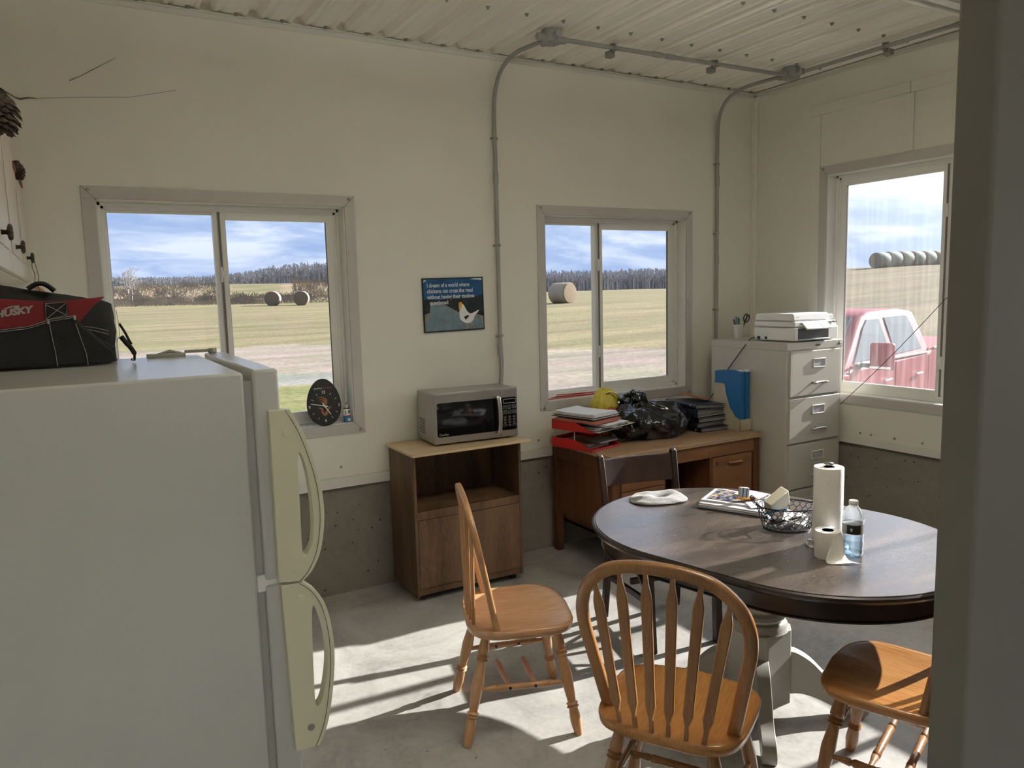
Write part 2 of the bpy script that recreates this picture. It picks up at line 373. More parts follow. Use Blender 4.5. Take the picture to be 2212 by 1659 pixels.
W1 = (-4.507, -3.167, .945, 2.284); W2 = (-1.96, -.63, .944, 2.279); W3 = (-3.42, -.60, .908, 2.534)   # outer trim rectangles
def inner(w, t=.058): return (w[0]+t, w[1]-t, w[2]+t, w[3]-t)
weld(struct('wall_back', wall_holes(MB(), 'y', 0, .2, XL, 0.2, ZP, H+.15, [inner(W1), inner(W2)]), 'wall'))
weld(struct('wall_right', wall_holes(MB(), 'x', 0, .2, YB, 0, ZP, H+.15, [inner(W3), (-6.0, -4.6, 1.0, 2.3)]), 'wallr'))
struct('wall_left', MB().box(XL-.15, XL, YB, .2, -.2, H+.15), 'wall')
weld(struct('wall_front', wall_holes(MB(), 'y', YB-.15, YB, XL, 0, 0, H+.15, [(-4.6, -2.6, .9, 2.4)]), 'wall'))
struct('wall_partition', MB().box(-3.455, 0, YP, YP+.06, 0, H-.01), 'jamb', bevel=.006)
struct('floor', MB().box(XL, .2, YB, .2, -.12, 0), 'floor')
struct('trim_1', MB().box(XL, .2, .012, .2, 0, ZP), 'stem')          # exposed concrete stem walls
struct('trim_2', MB().box(.012, .2, YB, .012, 0, ZP), 'stem')
mb = MB().box(XL, 0, -.014, 0, ZP-.004, ZP+.055)
for x in [-3.32, -2.55, -2.35, -1.98, -3.9]: mb.lathe([(0, .006), (.007, .005), (.009, 0)], 8, frame_T(V((x, -.001, ZP+.085+.03*sin(x*9))), (1, 0, 0), (0, 0, 1)), 1)
struct('baseboard_back', mb, ['trimc', 'screw'], bevel=.002)
mb = MB().box(-.014, 0, YP, -.014, ZP-.004, ZP+.05)
for i, y in enumerate([-.97, -1.05, -1.22, -1.41, -1.6, -1.9]): mb.lathe([(0, .006), (.007, .005), (.009, 0)], 8, frame_T(V((-.001, y, ZP+.075)), (0, 1, 0), (0, 0, -1)), 1)
struct('baseboard_right', mb, ['trimc', 'screw'], bevel=.002)
# ceiling: ribbed steel sheet, ribs along y
P = .2286; X0 = -.575
prof = []
for k in range(-22, 5):
    b = X0+k*P
    for dx, dz in ((0, 0), (.036, 0), (.043, .007), (.058, .007), (.065, 0), (.082, 0), (.098, .036), (.134, .036), (.150, 0), (.168, 0), (.175, .007), (.190, .007), (.197, 0)):
        if XL-.05 < b+dx < .15: prof.append((b+dx, H+dz))
mb = MB(); n = len(prof)
mb.add([(x, y, z) for y in (YB, .05) for x, z in prof]+[(x, y, z+.004) for y in (YB, .05) for x, z in prof],
       [(i, i+1, n+i+1, n+i) for i in range(n-1)]+[(2*n+i, 2*n+i+1, 3*n+i+1, 3*n+i) for i in range(n-1)])
mb.box(XL, .2, YB, .2, H+.06, H+.12)
ceil = struct('ceiling', mb, 'ceil')
mb = MB()
for row, y in enumerate((-.045, -.678, -1.295, -1.91, -2.52, -3.13)):
    for k in range(-19, 3):
        x = X0+k*P-(.012 if row else -.03)
        if XL+.1 < x < -.03: mb.lathe([(.0125, H+.001), (.0125, H-.003), (.008, H-.004), (.0075, H-.012), (.002, H-.013)], 6, Matrix.Translation((x, y, 0)))
sc = mb.build('ceiling_screws', 'pvcd', parent=ceil)
sc['kind'] = 'stuff'
struct('trim_3', MB().box(XL, -2.9-.38, -.012, 0, H-.035, H-.006).box(XL, -3.28, -.03, -.012, H-.012, H-.006), 'trimc')
struct('trim_4', MB().box(-3.28, 0, -.012, 0, H-.033, H-.006).box(-3.28, 0, -.03, -.012, H-.012, H-.006), 'trimc')
struct('trim_5', MB().box(-.012, 0, YP, -.012, H-.03, H-.004).box(-.03, -.012, YP, -.03, H-.009, H-.004), 'trimc')
struct('trim_6', MB().box(-.030, 0, -.012, 0, ZP, H-.02).box(-.012, 0, -.04, 0, ZP, H-.02), 'wall', bevel=.003)   # corner flashing
# flashing outline of the filled-in opening above the right window
mb = MB().box(-.009, 0, -.60, -.522, 1.4, 2.884).box(-.011, 0, -1.248, -.530, 2.886, 2.955).box(-.012, 0, YP, -1.252, 2.886, 2.955).box(-.009, 0, -1.275, -1.215, W3[3]+.002, 2.884)
struct('trim_7', mb, 'wallr', bevel=.003)
# ------------------------------------------------------------------ windows
def win(name, w, axis, panes, dirty=False, latches=()):
    """panes: list of (a0, a1, sash?) glass spans along the wall in outer coordinates; frame sits in the reveal"""
    a0, a1, z0, z1 = w; i0, i1, k0, k1 = inner(w)
    if axis == 'y': T = Matrix.Identity(4)                     # local x along wall, y = depth outward, z up
    else: T = Matrix(((0, 1, 0, 0), (1, 0, 0, 0), (0, 0, 1, 0), (0, 0, 0, 1)))
    root = tag(bpy.data.objects.new(name, None), kind='structure'); COL.objects.link(root)
    mb = MB(); t = .058                                        # mitred flat trim, each side a box with proud lip
    for q in ((a0, a1, z1-t, z1), (a0, a1, z0, z0+t), (a0, a0+t, z0+t, z1-t), (a1-t, a1, z0+t, z1-t)):
        mb.box(q[0], q[1], -.008, 0.001, q[2], q[3], T=T)
    for c in ((a0, z0, 1, 1), (a1, z0, -1, 1), (a0, z1, 1, -1), (a1, z1, -1, -1)):     # mitre seams and corner screws
        p, q = V((c[0], -.0085, c[1])), V((c[0]+c[2]*t, -.0085, c[1]+c[3]*t)); mb.tube([T @ p, T @ q], .0012, 4, 1)
        sp_ = T @ V((c[0]+c[2]*.03, -.010, c[1]+c[3]*.017)); mb.lathe([(.0085, 0), (.008, .004), (.004, .0055), (0, .0055)], 10, Matrix.Translation(sp_) @ (T.to_3x3() @ V((0, -1, 0))).to_track_quat('Z', 'Y').to_matrix().to_4x4(), 2)
    mb.build('window_trim', ['alu', 'gasket', 'screw'], root, bevel=.0015)
    mb = MB(); th = .006; D = .11                               # reveal lining
    mb.box(i0, i0+th, 0, D, k0, k1, T=T); mb.box(i1-th, i1, 0, D, k0, k1, T=T); mb.box(i0, i1, 0, D, k1-th, k1, T=T); mb.box(i0, i1, 0, D, k0, k0+th, T=T)
    mb.build('window_reveal', 'trimc', root)
    f = .032; mb = MB(); e = (i0+th, i1-th, k0+th, k1-th)       # outer vinyl frame with stepped profile
    for d0, d1, ff in ((.085, .16, f*.55), (.10, .16, f)):
        mb.box(e[0], e[0]+ff, d0, d1, e[2], e[3], T=T); mb.box(e[1]-ff, e[1], d0, d1, e[2], e[3], T=T)
        mb.box(e[0], e[1], d0, d1, e[3]-ff, e[3], T=T); mb.box(e[0], e[1], d0, d1, e[2], e[2]+ff, T=T)
    mb.build('window_frame', 'vinyl', root, bevel=.002)
    b0, b1 = e[2]+f, e[3]-f
    for (p0, p1, sash) in panes:
        s = .040 if sash else .014; d = (.102, .126) if sash else (.128, .150); mb = MB()
        mb.box(p0, p0+s, *d, b0, b1, T=T); mb.box(p1-s, p1, *d, b0, b1, T=T); mb.box(p0+s, p1-s, *d, b1-s, b1, T=T); mb.box(p0+s, p1-s, *d, b0, b0+s, T=T)
        g_ = .002
        for q in ((p0+s-.0005, p0+s+g_, b0+s, b1-s), (p1-s-g_, p1-s+.0005, b0+s, b1-s)): mb.box(q[0], q[1], d[0]+.004, d[1]-.004, q[2], q[3], 1, T=T)
        o = mb.build('sash' if sash else 'glazing_bead', ['vinyl', 'gasket'], root, bevel=.0015)
        c = (d[0]+d[1])/2
        MB().box(p0+s-.003, p1-s+.003, c-.002, c+.002, b0+s-.003, b1-s+.003, T=T).build('pane', 'dglass' if dirty else 'glass', o)
    for j in range(len(panes)-1):                               # meeting stile
        xm = (panes[j][1]+panes[j+1][0])/2
        mb = MB().box(xm-.006, xm+.006, .098, .150, b0, b1, 1, T=T).box(xm-.030, xm-.009, .108, .150, b0, b1, 0, T=T)
        mb.build('meeting_stile', ['vinyl', 'gasket'], root)
    for (xx, zz_) in latches:
        mb = MB(); mb.tube([T @ V((xx, .096, zz_-.04)), T @ V((xx, .094, zz_+.04))], .012, 10, flat=(.5, 1))
        mb.tube([T @ V((xx, .092, zz_-.018)), T @ V((xx+.006, .080, zz_)), T @ V((xx, .090, zz_+.022))], .006, 8)
        mb.build('latch', 'white', root, smooth=50)
    mb = MB()
    return root
i = inner(W1); win('window_1', W1, 'y', [(i[0]+.034, -3.868, False), (-3.885, i[1]-.038, True)], latches=[(-3.88, 1.86)])
i = inner(W2); win('window_2', W2, 'y', [(i[0]+.034, -1.39, False), (-1.405, i[1]-.038, True)], latches=[(-1.405, 1.90), (-1.405, 1.30)])
i = inner(W3); win('window_3', W3, 'x', [(i[0]+.038, -2.66, True), (-2.675, -1.435, False), (-1.452, i[1]-.038, True)], dirty=True, latches=[(-1.44, 2.16), (-1.44, 1.22)])
# windows behind the viewer, added out of view to let light in
for nm, T_, (q0, q1, r0, r1) in (('window_added_4', 'x', (-6.0, -4.6, 1.0, 2.3)), ('window_added_5', 'y', (-4.6, -2.6, .9, 2.4))):
    mb = MB()
    for (a, b, c, d) in ((q0, q1, r0, r0+.06), (q0, q1, r1-.06, r1), (q0, q0+.06, r0, r1), (q1-.06, q1, r0, r1), ((q0+q1)/2-.03, (q0+q1)/2+.03, r0, r1)):
        if T_ == 'x': mb.box(.05, .12, a, b, c, d)
        else: mb.box(a, b, YB-.12, YB-.05, c, d)
    struct(nm, mb, 'vinyl')
# small red and metal clips seen on the window panes, dead flies on sills
mb = MB()
random.seed(3)
for (x, y, z) in [(-3.50, -.004, 1.01), (-3.46, .01, 1.01), (-3.42, -.002, 1.01), (-3.29, .02, 1.01), (-1.12, .03, 1.008), (-.80, .05, 1.008)]:
    mb.lathe([(0, .004), (.0035, .002), (0, 0)], 6, Matrix.Translation((x, y, z)) @ Matrix.Scale(1.8, 4, (1, 0, 0)))
tag(mb.build('dead_flies', 'black'), 'tiny dead flies scattered on the window sills', 'flies', kind='stuff')
# ================================================================== OUTSIDE
def lerp(tab, r):
    if r <= tab[0][0]: return tab[0][1]
    for (a, b), (c, d) in zip(tab, tab[1:]):
        if r <= c: return b+(d-b)*(r-a)/(c-a)
    return tab[-1][1]
T1 = [(0, -.3), (34, -.3), (60, .35), (84, 1.0), (90, 1.5), (104, 3.55), (130, 3.9), (300, 6.3), (420, 8), (900, 14)]
T2 = [(0, -.3), (26, -.3), (55, .83), (120, 1.2), (350, 1.3), (450, 1.5), (900, 3)]
T3 = [(0, -.55), (15, -.55), (42, .75), (88, 3.22), (100, 3.4), (200, 2.5), (900, -3)]
def ss(a, b, x): t = max(0, min(1, (x-a)/(b-a))); return t*t*(3-2*t)
def tz(az, r):
    a = ss(17, 30, az); b = ss(43, 51, az)
    h = lerp(T1, r)*(1-a)+lerp(T2, r)*a; h = h*(1-b)+lerp(T3, r)*b
    if r > 25: h += MN.noise(V((r*sin(R(az))*.06, r*cos(R(az))*.06, 0)))*min(.35, r*.0022)
    return h
def pol(az, r): return V((CAM.x+r*sin(R(az)), CAM.y+r*cos(R(az)), tz(az, r)))
azs = [-180+6*i for i in range(28)]+[-12+.5*i for i in range(225)]+[101+6*i for i in range(13)]+[180]
rs = [.01, 3, 6, 9]
while rs[-1] < 850: rs.append(rs[-1]*1.028 if rs[-1] < 130 else rs[-1]*1.08)
GR = (0.248, 0.224, 0.202); GRS = (0.186, 0.195, 0.093); FLD = (0.2, 0.183, 0.116); BR = (0.27, 0.225, 0.16); SLAB = (0.223, 0.229, 0.229); HIL = (0.15, 0.128, 0.083); FAR = (0.197, 0.186, 0.116)
def tint(az, r):
    nz = MN.noise(V((r*sin(R(az))*.3, r*cos(R(az))*.3, 3)))
    a = ss(17, 30, az); b = az > 47; g0 = (34*(1-a)+26*a)+nz*.8
    if b: return GR if r < 17+nz else HIL
    if az < 20 and r < 18.2+nz*.3: return GRS
    if az < 20 and r < 20.8: return SLAB
    if r < g0: return GR
    if az < 20+3*nz and 86+nz*3+1.2*az*.2 < r < 108+nz: return BR if not (9.5 < az < 13.5 and r > 92) else FAR
    return FLD if r < 140 else FAR
mb = MB(); cols = []
for az in azs:
    for r in rs: mb.v.append(tuple(pol(az, r))); cols.append(tint(az, r))
nr = len(rs)
for i in range(len(azs)-1):
    for j in range(nr-1): mb.f.append((i*nr+j, (i+1)*nr+j, (i+1)*nr+j+1, i*nr+j+1)); mb.mi.append(0)
gm_ = bpy.data.materials.new('field_ground'); gm_.use_nodes = True; g = N(gm_.node_tree); p = g.n['Principled BSDF']
at_ = g.add('ShaderNodeAttribute', attribute_name='tint'); ob = g.add('ShaderNodeTexCoord').outputs['Object']
mp = g.add('ShaderNodeMapping', {0: ob, 'Rotation': (0, 0, R(30)), 'Scale': (.05, .55, .3)})
n1 = g.add('ShaderNodeTexNoise', {'Vector': mp.outputs[0], 'Scale': 1.0, 'Detail': 7.0, 'Roughness': .7})
n2 = g.add('ShaderNodeTexNoise', {'Vector': ob, 'Scale': 6.0, 'Detail': 6.0, 'Roughness': .8})
n3 = g.add('ShaderNodeTexNoise', {'Vector': ob, 'Scale': .35, 'Detail': 4.0})
c = g.mix(1.0, at_.outputs['Color'], g.ramp(n1.outputs[0], [(.32, (.66, .66, .62)), (.68, (1.22, 1.18, 1.12))]), 'MULTIPLY')
c = g.mix(1.0, c, g.ramp(n2.outputs[0], [(.35, (.68, .67, .66)), (.65, (1.25, 1.24, 1.22))]), 'MULTIPLY')
c = g.mix(1.0, c, g.ramp(n3.outputs[0], [(.3, (.88, .93, .8)), (.7, (1.1, 1.0, 1.05))]), 'MULTIPLY')
g.l.new(c, p.inputs['Base Color']); p.inputs['Roughness'].default_value = .95; p.inputs['Specular IOR Level'].default_value = .1
M['ground'] = gm_
o = mb.build('ground', 'ground', smooth=180)
ca = o.data.color_attributes.new('tint', 'FLOAT_COLOR', 'POINT')
ca.data.foreach_set('color', [v for c in cols for v in (*c, 1)])
tag(o, kind='structure')
# distant belt of bare trees
def forest(a0, a1, r0, r1, hfun, count, seed, nm, label):
    random.seed(seed); mb = MB()
    for _ in range(count):
        az = random.uniform(a0, a1); r = random.uniform(r0, r1); p = pol(az, r); h = hfun(az)*random.uniform(.75, 1.1); w = r*.0007
        mi = 1 if random.random() < .16 else 0
        def stick(a, b, ra, rb, mi=mi):
            d = (b-a).normalized(); s_ = d.cross(V((cos(R(az)), -sin(R(az)), 0)).cross(V((0, 0, 1)))); s_ = V((cos(R(az)), -sin(R(az)), 0)); q = V((sin(R(az)), cos(R(az)), 0))
            mb.add([a-s_*ra, a+s_*ra, a+q*ra, b-s_*rb, b+s_*rb, b+q*rb], [(0, 1, 4, 3), (1, 2, 5, 4), (2, 0, 3, 5)], mi)
        top = p+V((random.uniform(-.05, .05)*h, 0, h)); stick(p, top, w*.8, w*.25)
        for k in range(9):
            t = random.uniform(.25, .97); b = p.lerp(top, t); L = h*random.uniform(.10, .26)*(1.25-t)
            e = b+V((random.uniform(-1, 1)*L, random.uniform(-1, 1)*L, L*random.uniform(.6, 1.6))); stick(b, e, w*.75, w*.3, 0)
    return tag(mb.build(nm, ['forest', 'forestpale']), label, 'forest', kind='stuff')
M['forest'] = mat('hazed_tree_bark', (.40, .39, .41), .9, var=.2, vscale=.2)  # haze put into the bark colour to pale the distant trees
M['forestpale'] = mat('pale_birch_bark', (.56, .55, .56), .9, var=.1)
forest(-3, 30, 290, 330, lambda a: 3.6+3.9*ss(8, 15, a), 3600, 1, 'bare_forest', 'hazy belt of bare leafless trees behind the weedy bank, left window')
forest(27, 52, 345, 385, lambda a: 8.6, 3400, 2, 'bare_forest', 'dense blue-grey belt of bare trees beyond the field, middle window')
# weeds on the bank
M['weed'] = mat('dry_weeds', (.30, .25, .18), .9, var=.15, vscale=.4, col2=(.23, .185, .145))
M['weedr'] = mat('reddish_weeds', (.26, .215, .18), .9, var=.2, vscale=.4)
random.seed(11); mb = MB()
for _ in range(17000):
    az = random.uniform(.5, 18); r = random.choice([random.uniform(85, 92), random.uniform(88, 106)])
    if 9.5 < az < 14 and r > 94: continue
    if 12 < az < 18 and r < 90 and random.random() < .6: continue
    nz = MN.noise(V((az*.9, r*.12, 0))); p = pol(az, r); h = max(.10, .28+.42*nz)*random.uniform(.6, 1.3); w = .028
    dx = random.uniform(-.25, .25); s_ = V((cos(R(az)), -sin(R(az)), 0))
    mb.add([p-s_*w, p+s_*w, p+V((dx, 0, h))+s_*.02, p+V((dx, 0, h))-s_*.02], [(0, 1, 2, 3)], 1 if MN.noise(V((az*.7, r*.1, 5))) > .05 else 0)
tag(mb.build('dry_weeds', ['weed', 'weedr']), 'tan and reddish dry weeds covering the bank beyond the field', 'weeds', kind='stuff')
M['treebark'] = mat('grey_tree_bark', (.30, .27, .25), .9)
def bare_tree(name, az, r, h, label, seed, depth=5, spread=.55, nb=3, r0=.09):
    random.seed(seed); mb = MB(); base = pol(az, r)-V((0, 0, .1))
    def grow(p, d, L, rad, k):
        e = p+d*L; m_ = p.lerp(e, .5)+V((random.uniform(-1, 1), random.uniform(-1, 1), 0))*L*.06
        mb.tube([p, m_, e], [rad, rad*.85, rad*.7], 4, cap=False)
        if k == 0: return
        for _ in range(nb if k > 1 else 3):
            nd = (d+V((random.uniform(-1, 1), random.uniform(-1, 1), random.uniform(-.35, .45)))*spread).normalized()
            grow(p.lerp(e, random.uniform(.55, 1)), nd, L*random.uniform(.62, .82), rad*.62, k-1)
    grow(base, V((.03, 0, 1)).normalized(), h*.30, r0, depth)
    if depth > 4: grow(base+V((.35, 0, 0)), V((.08, 0, 1)).normalized(), h*.26, r0*.7, depth-1)
    return tag(mb.build(name, 'treebark'), label, 'tree' if depth > 4 else 'bush')
bare_tree('bare_tree', 3.35, 90, 4.6, 'lone leafless tree on the weedy bank, left window', 5)
bare_tree('bare_bush', 7.3, 89, 1.5, 'small leafless bush to the right of the lone bare tree', 8, depth=3, spread=.8, nb=5, r0=.03)
# round hay bales
M['hay'] = None
def hay_mat(name, base, net):
    m = bpy.data.materials.new(name); m.use_nodes = True; g = N(m.node_tree); p = g.n['Principled BSDF']
    ob = g.add('ShaderNodeTexCoord').outputs['Object']; sp = g.add('ShaderNodeSeparateXYZ', {0: ob})
    w = g.add('ShaderNodeTexWave', {'Vector': ob, 'Scale': 3.2, 'Distortion': 3.0, 'Detail': 3.0}); w.wave_type = 'RINGS'; w.rings_direction = 'X'
    n = g.add('ShaderNodeTexNoise', {'Vector': ob, 'Scale': 14.0, 'Detail': 5.0})
    c = g.mix(g.ramp(n.outputs[0], [(.35, 0.0), (.65, 1.0)]), tuple(x*.6 for x in base), base)
    c = g.mix(g.math('MULTIPLY', w.outputs[0], .4), c, tuple(x*.5 for x in base))
    g.l.new(c, p.inputs['Base Color']); p.inputs['Roughness'].default_value = .95
    q = bpy.data.materials.new(name+'_wrap'); q.use_nodes = True; g = N(q.node_tree); p = g.n['Principled BSDF']
    ob = g.add('ShaderNodeTexCoord').outputs['Object']; mp = g.add('ShaderNodeMapping', {0: ob, 'Scale': (9, 1, 1)})
    n = g.add('ShaderNodeTexNoise', {'Vector': mp.outputs[0], 'Scale': 1.3, 'Detail': 4.0})
    g.l.new(g.ramp(n.outputs[0], [(.38, base), (.5, net), (.62, (.42, .20, .16))]), p.inputs['Base Color']); p.inputs['Roughness'].default_value = .8
    return m, q
M['hay'], M['wrap'] = hay_mat('hay', (.30, .23, .155), (.24, .27, .23))
M['haygreen'], M['wrapgreen'] = hay_mat('weathered_hay', (.19, .155, .12), (.08, .20, .15))
def bale(az, r, yaw, label, mats, d=1.5, L=1.55, z=None, group=None, loc=None, dx=0):
    p = loc or pol(az, r); mb = MB(); n = 40; pr = [(0, 0), (.62*d/2, 0), (.92*d/2, .02), (d/2, .10), (d/2, L-.10), (.92*d/2, L-.02), (.62*d/2, L), (0, L)]
    Tm = Matrix(((0, 0, 1, -L/2), (1, 0, 0, 0), (0, 1, 0, d/2-.06), (0, 0, 0, 1)))
    for k in range(len(pr)-1):
        mb.lathe([pr[k], pr[k+1]], n, Tm, 1 if k == 3 else 0) if False else None
    mb.lathe(pr, n, Tm); 
    for i_ in range(len(mb.f)): 
        if 3*n <= i_ < 4*n: mb.mi[i_] = 1
    o = mb.build('hay_bale', mats, smooth=40, loc=p, rot=(0, 0, yaw)); return tag(o, label, 'hay bale', group)
bale(33.75, 55, R(-75), 'large round hay bale standing alone in the mown field, middle window', ['hay', 'wrap'])
bale(12.62, 81, R(70), 'left of two round hay bales at the far edge of the field, left window', ['haygreen', 'wrap'], group='bales at the field edge')
bale(14.6, 81, R(70), 'right of two round hay bales at the far edge of the field, left window', ['haygreen', 'wrap'], group='bales at the field edge')
b0 = pol(55.6, 87)
labs = ['leftmost bale of the green-wrapped row on the hilltop', 'second bale from the left in the row on the hilltop', 'third bale from the left in the row on the hilltop', 'fourth bale from the left in the row on the hilltop', 'fifth bale from the left in the row on the hilltop', 'sixth bale from the left in the row on the hilltop', 'seventh bale from the left in the row on the hilltop', 'eighth bale from the left in the row on the hilltop']
dv = V((cos(R(-8)), sin(R(-8)), 0))
for k in range(8):
    q = b0+dv*(1.6*k); r = math.hypot(q.x-CAM.x, q.y-CAM.y); a = math.degrees(math.atan2(q.x-CAM.x, q.y-CAM.y)); q.z = tz(a, r)-.05
    bale(0, 0, R(-8), labs[k], ['haygreen', 'wrapgreen'], d=1.62, loc=q, group='wrapped bales in a row on the hill')
# ------------------------------------------------------------------ red pickup
M['truck'] = mat('red_car_paint', (.19, .009, .022), .5, var=.02, coat=0)
M['truckglass'] = mat('dark_car_glass', (.045, .065, .085), .3, var=.05, spec=.15)
M['tyre'] = mat('tyre_rubber', (.02, .02, .02), .8)
TR = thing('pickup_truck', 'red crew-cab pickup truck parked outside the right window', 'truck', (3.0, 1.2, -.55), R(11))
# local: x toward tail, y into the truck (0 = driver side), z up
mb = MB()
lower = [(-1.75, .45), (-1.75, .95), (-1.6, 1.16), (-.35, 1.27), (-.15, 1.33), (2.0, 1.38), (2.05, 1.42), (4.0, 1.44), (4.05, .55), (3.55, .5), (3.45, .85), (3.1, .98), (2.7, .85), (2.6, .5), (-.35, .42), (-.45, .80), (-.8, .95), (-1.15, .80), (-1.25, .45)]
Ty = Matrix(((1, 0, 0, 0), (0, 0, 1, 0), (0, 1, 0, 0), (0, 0, 0, 1)))
mb.prism(lower, 0, 1.98, Ty); mb.build('body', 'truck', TR, bevel=.035, seg=3)
mb = MB(); lo = [(-.25, 1.30), (2.05, 1.38)]; 
cabl = [(-.30, .03, 1.30), (2.10, .03, 1.36), (1.92, .20, 1.90), (1.55, .22, 1.945), (.75, .22, 1.935), (.50, .21, 1.89)]
vs = [(x, y, z) for x, y, z in cabl]+[(x, 1.98-y, z) for x, y, z in cabl]; k = len(cabl)
mb.add(vs, [tuple(range(k-1, -1, -1)), tuple(range(k, 2*k))]+[(i_, (i_+1) % k, k+(i_+1) % k, k+i_) for i_ in range(k)])
mb.build('cab', 'truck', TR, bevel=.04, seg=3)
def on_side(x, z, off=.012): t = (z-1.33)/.60; return (x, .03+t*.185-off, z)
for q in ([(-.02, 1.39), (.93, 1.41), (.88, 1.85), (.56, 1.845), (.42, 1.76)], [(1.08, 1.415), (1.86, 1.43), (1.70, 1.84), (1.60, 1.86), (1.03, 1.855)]):
    mb = MB(); vs = [on_side(x, z) for x, z in q]+[on_side(x, z, -.01) for x, z in q]; k = len(q)
    mb.add(vs, [tuple(range(k)), tuple(range(2*k-1, k-1, -1))]+[(i_, (i_+1) % k, k+(i_+1) % k, k+i_) for i_ in range(k)]); mb.build('side_window', 'truckglass', TR)
mb = MB(); mb.add([(-.27, .16, 1.33), (.42, .30, 1.86), (.42, 1.68, 1.86), (-.27, 1.82, 1.33), (-.24, .16, 1.31), (.45, .30, 1.84), (.45, 1.68, 1.84), (-.24, 1.82, 1.31)], [(0, 1, 2, 3), (7, 6, 5, 4), (0, 4, 5, 1), (3, 2, 6, 7), (1, 5, 6, 2), (0, 3, 7, 4)]); mb.build('windscreen', 'truckglass', TR, loc=(-.02, 0, .02))
MB().box(-.05, 1.95, -.012, .03, 1.368, 1.39).box(2.1, 4.0, -.012, .01, 1.41, 1.44).build('belt_moulding', 'silverpaint', TR, bevel=.004)
for dx in (.95, 1.02): MB().box(dx, dx+.06, .028, .06, 1.38, 1.40).build('pillar_trim', 'black', TR) if dx < 1 else None
mb = MB().box(.02, .10, -.36, -.10, 1.32, 1.62); o = mb.build('mirror', 'truck', TR, bevel=.03, seg=3); MB().box(.02, .12, -.12, .04, 1.34, 1.39).build('mirror_arm', 'black', o); MB().box(.0, .105, -.34, -.12, 1.335, 1.36).build('mirror_lamp', 'white', o)
for x in (.72, 1.62):
    MB().tube([(x-.09, -.03, 1.13), (x+.09, -.03, 1.135)], .014, 8).build('door_handle', 'chrome', TR, smooth=60)
for x in (-.22, .98, 1.98): MB().box(x, x+.008, -.004, .01, .55, 1.33).build('door_seam', 'black', TR)
mb = MB(); Tt = frame_T(V((-.95, -.004, 1.02)), (1, 0, 0), (0, 0, 1)); txt('RAM', .11, frame_T(V((-.12, -.005, 1.03)), (1, 0, 0), (0, 0, 1)), mb, depth=.01, sx=1.5, bold=.003); txt('1500', .10, frame_T(V((-.12, -.005, .90)), (1, 0, 0), (0, 0, 1)), mb, depth=.01, sx=1.3, bold=.003)
mb.build('door_badge', 'chrome', TR)
MB().box(-.42, -.22, -.006, .01, 1.22, 1.27).build('side_marker', 'red', TR, bevel=.004)
for x in (-.8, 3.08):
    for y in (.12, 1.86):
        mb = MB(); q = Matrix.Translation((x, y, .40)) @ Matrix.Rotation(pi/2, 4, 'X'); mb.lathe([(.2, -.12), (.38, -.12), (.40, -.09), (.40, .09), (.38, .12), (.2, .12)], 28, q); w_ = mb.build('wheel', 'tyre', TR, smooth=40)
        MB().lathe([(0, -.08), (.2, -.10), (.24, -.11), (.24, .11), (.2, .10), (0, .08)], 24, q).build('rim', 'silverpaint', w_, smooth=40)
# ================================================================== CONDUITS AND CEILING FITTINGS
def cyl_ring(mb, p, ax, r, h, mi=None, n=14):
    mb.along(V(p)-V(ax).normalized()*h/2, V(p)+V(ax).normalized()*h/2, [(0, r*.9), (.15, r), (.85, r), (1, r*.9)], n, mi)
def conduit(label, pts, clips=(), couplings=(), r=.0125, smooth_k=8, curve=True):
    root = thing('conduit', label, 'conduit', pts[0], group='grey conduit runs')
    o0 = V(pts[0]); P_ = catmull(pts, smooth_k) if curve else [V(p) for p in pts]
    MB().tube([p-o0 for p in P_], r, 14).build('tube', 'pvc', root, smooth=60)
    for p, ax in couplings:
        mb = MB(); cyl_ring(mb, V(p)-o0, ax, r*1.28, .075); mb.build('coupling', 'pvc', root, smooth=40)
    for p, ax, out in clips:
        mb = MB(); cyl_ring(mb, V(p)-o0, ax, r*1.3, .014)
        q = V(p)-o0; o_ = V(out); s_ = V(ax).cross(o_).normalized()
        mb.tube([q-s_*.026+o_*.010, q+s_*.026+o_*.010], .006, 6); mb.build('clip', 'pvcd', root, smooth=40)
    return root
bx1 = V((-2.165, -.525, H-.045)); bx2 = V((-.318, -.600, H-.045))
conduit('left vertical grey conduit rising behind the microwave, bent to the ceiling box',
        [(-2.30, -.045, .90), (-2.275, -.030, 1.1), (-2.255, -.022, 1.28), (-2.26, -.020, 1.46), (-2.26, -.020, 2.0), (-2.26, -.020, 2.5), (-2.262, -.022, 2.80), (-2.262, -.05, 2.95), (-2.255, -.13, 3.055), (-2.235, -.25, 3.105), (-2.205, -.38, 3.115), (-2.185, -.46, 3.117)],
        clips=[((-2.26, -.02, 1.457), (0, 0, 1), (0, 1, 0)), ((-2.26, -.02, 2.02), (0, 0, 1), (0, 1, 0)), ((-2.26, -.02, 2.665), (0, 0, 1), (0, 1, 0))], couplings=[((-2.26, -.02, 2.43), (0, 0, 1)), ((-2.262, -.021, 1.37), (0, 0, 1))])
conduit('right vertical grey conduit dropping behind the filing cabinet',
        [(-.40, -.020, 1.0), (-.40, -.020, 1.6), (-.40, -.020, 2.5), (-.40, -.022, 2.85), (-.398, -.05, 2.99), (-.39, -.13, 3.075), (-.375, -.26, 3.11), (-.35, -.42, 3.117), (-.335, -.53, 3.117)],
        clips=[((-.40, -.02, 1.56), (0, 0, 1), (0, 1, 0)), ((-.40, -.02, 2.12), (0, 0, 1), (0, 1, 0)), ((-.40, -.02, 2.62), (0, 0, 1), (0, 1, 0))], couplings=[((-.40, -.02, 1.93), (0, 0, 1)), ((-.40, -.021, 2.50), (0, 0, 1))])
cA, cB = V((-2.09, -.535, H-.045)), V((-.39, -.575, H-.045))
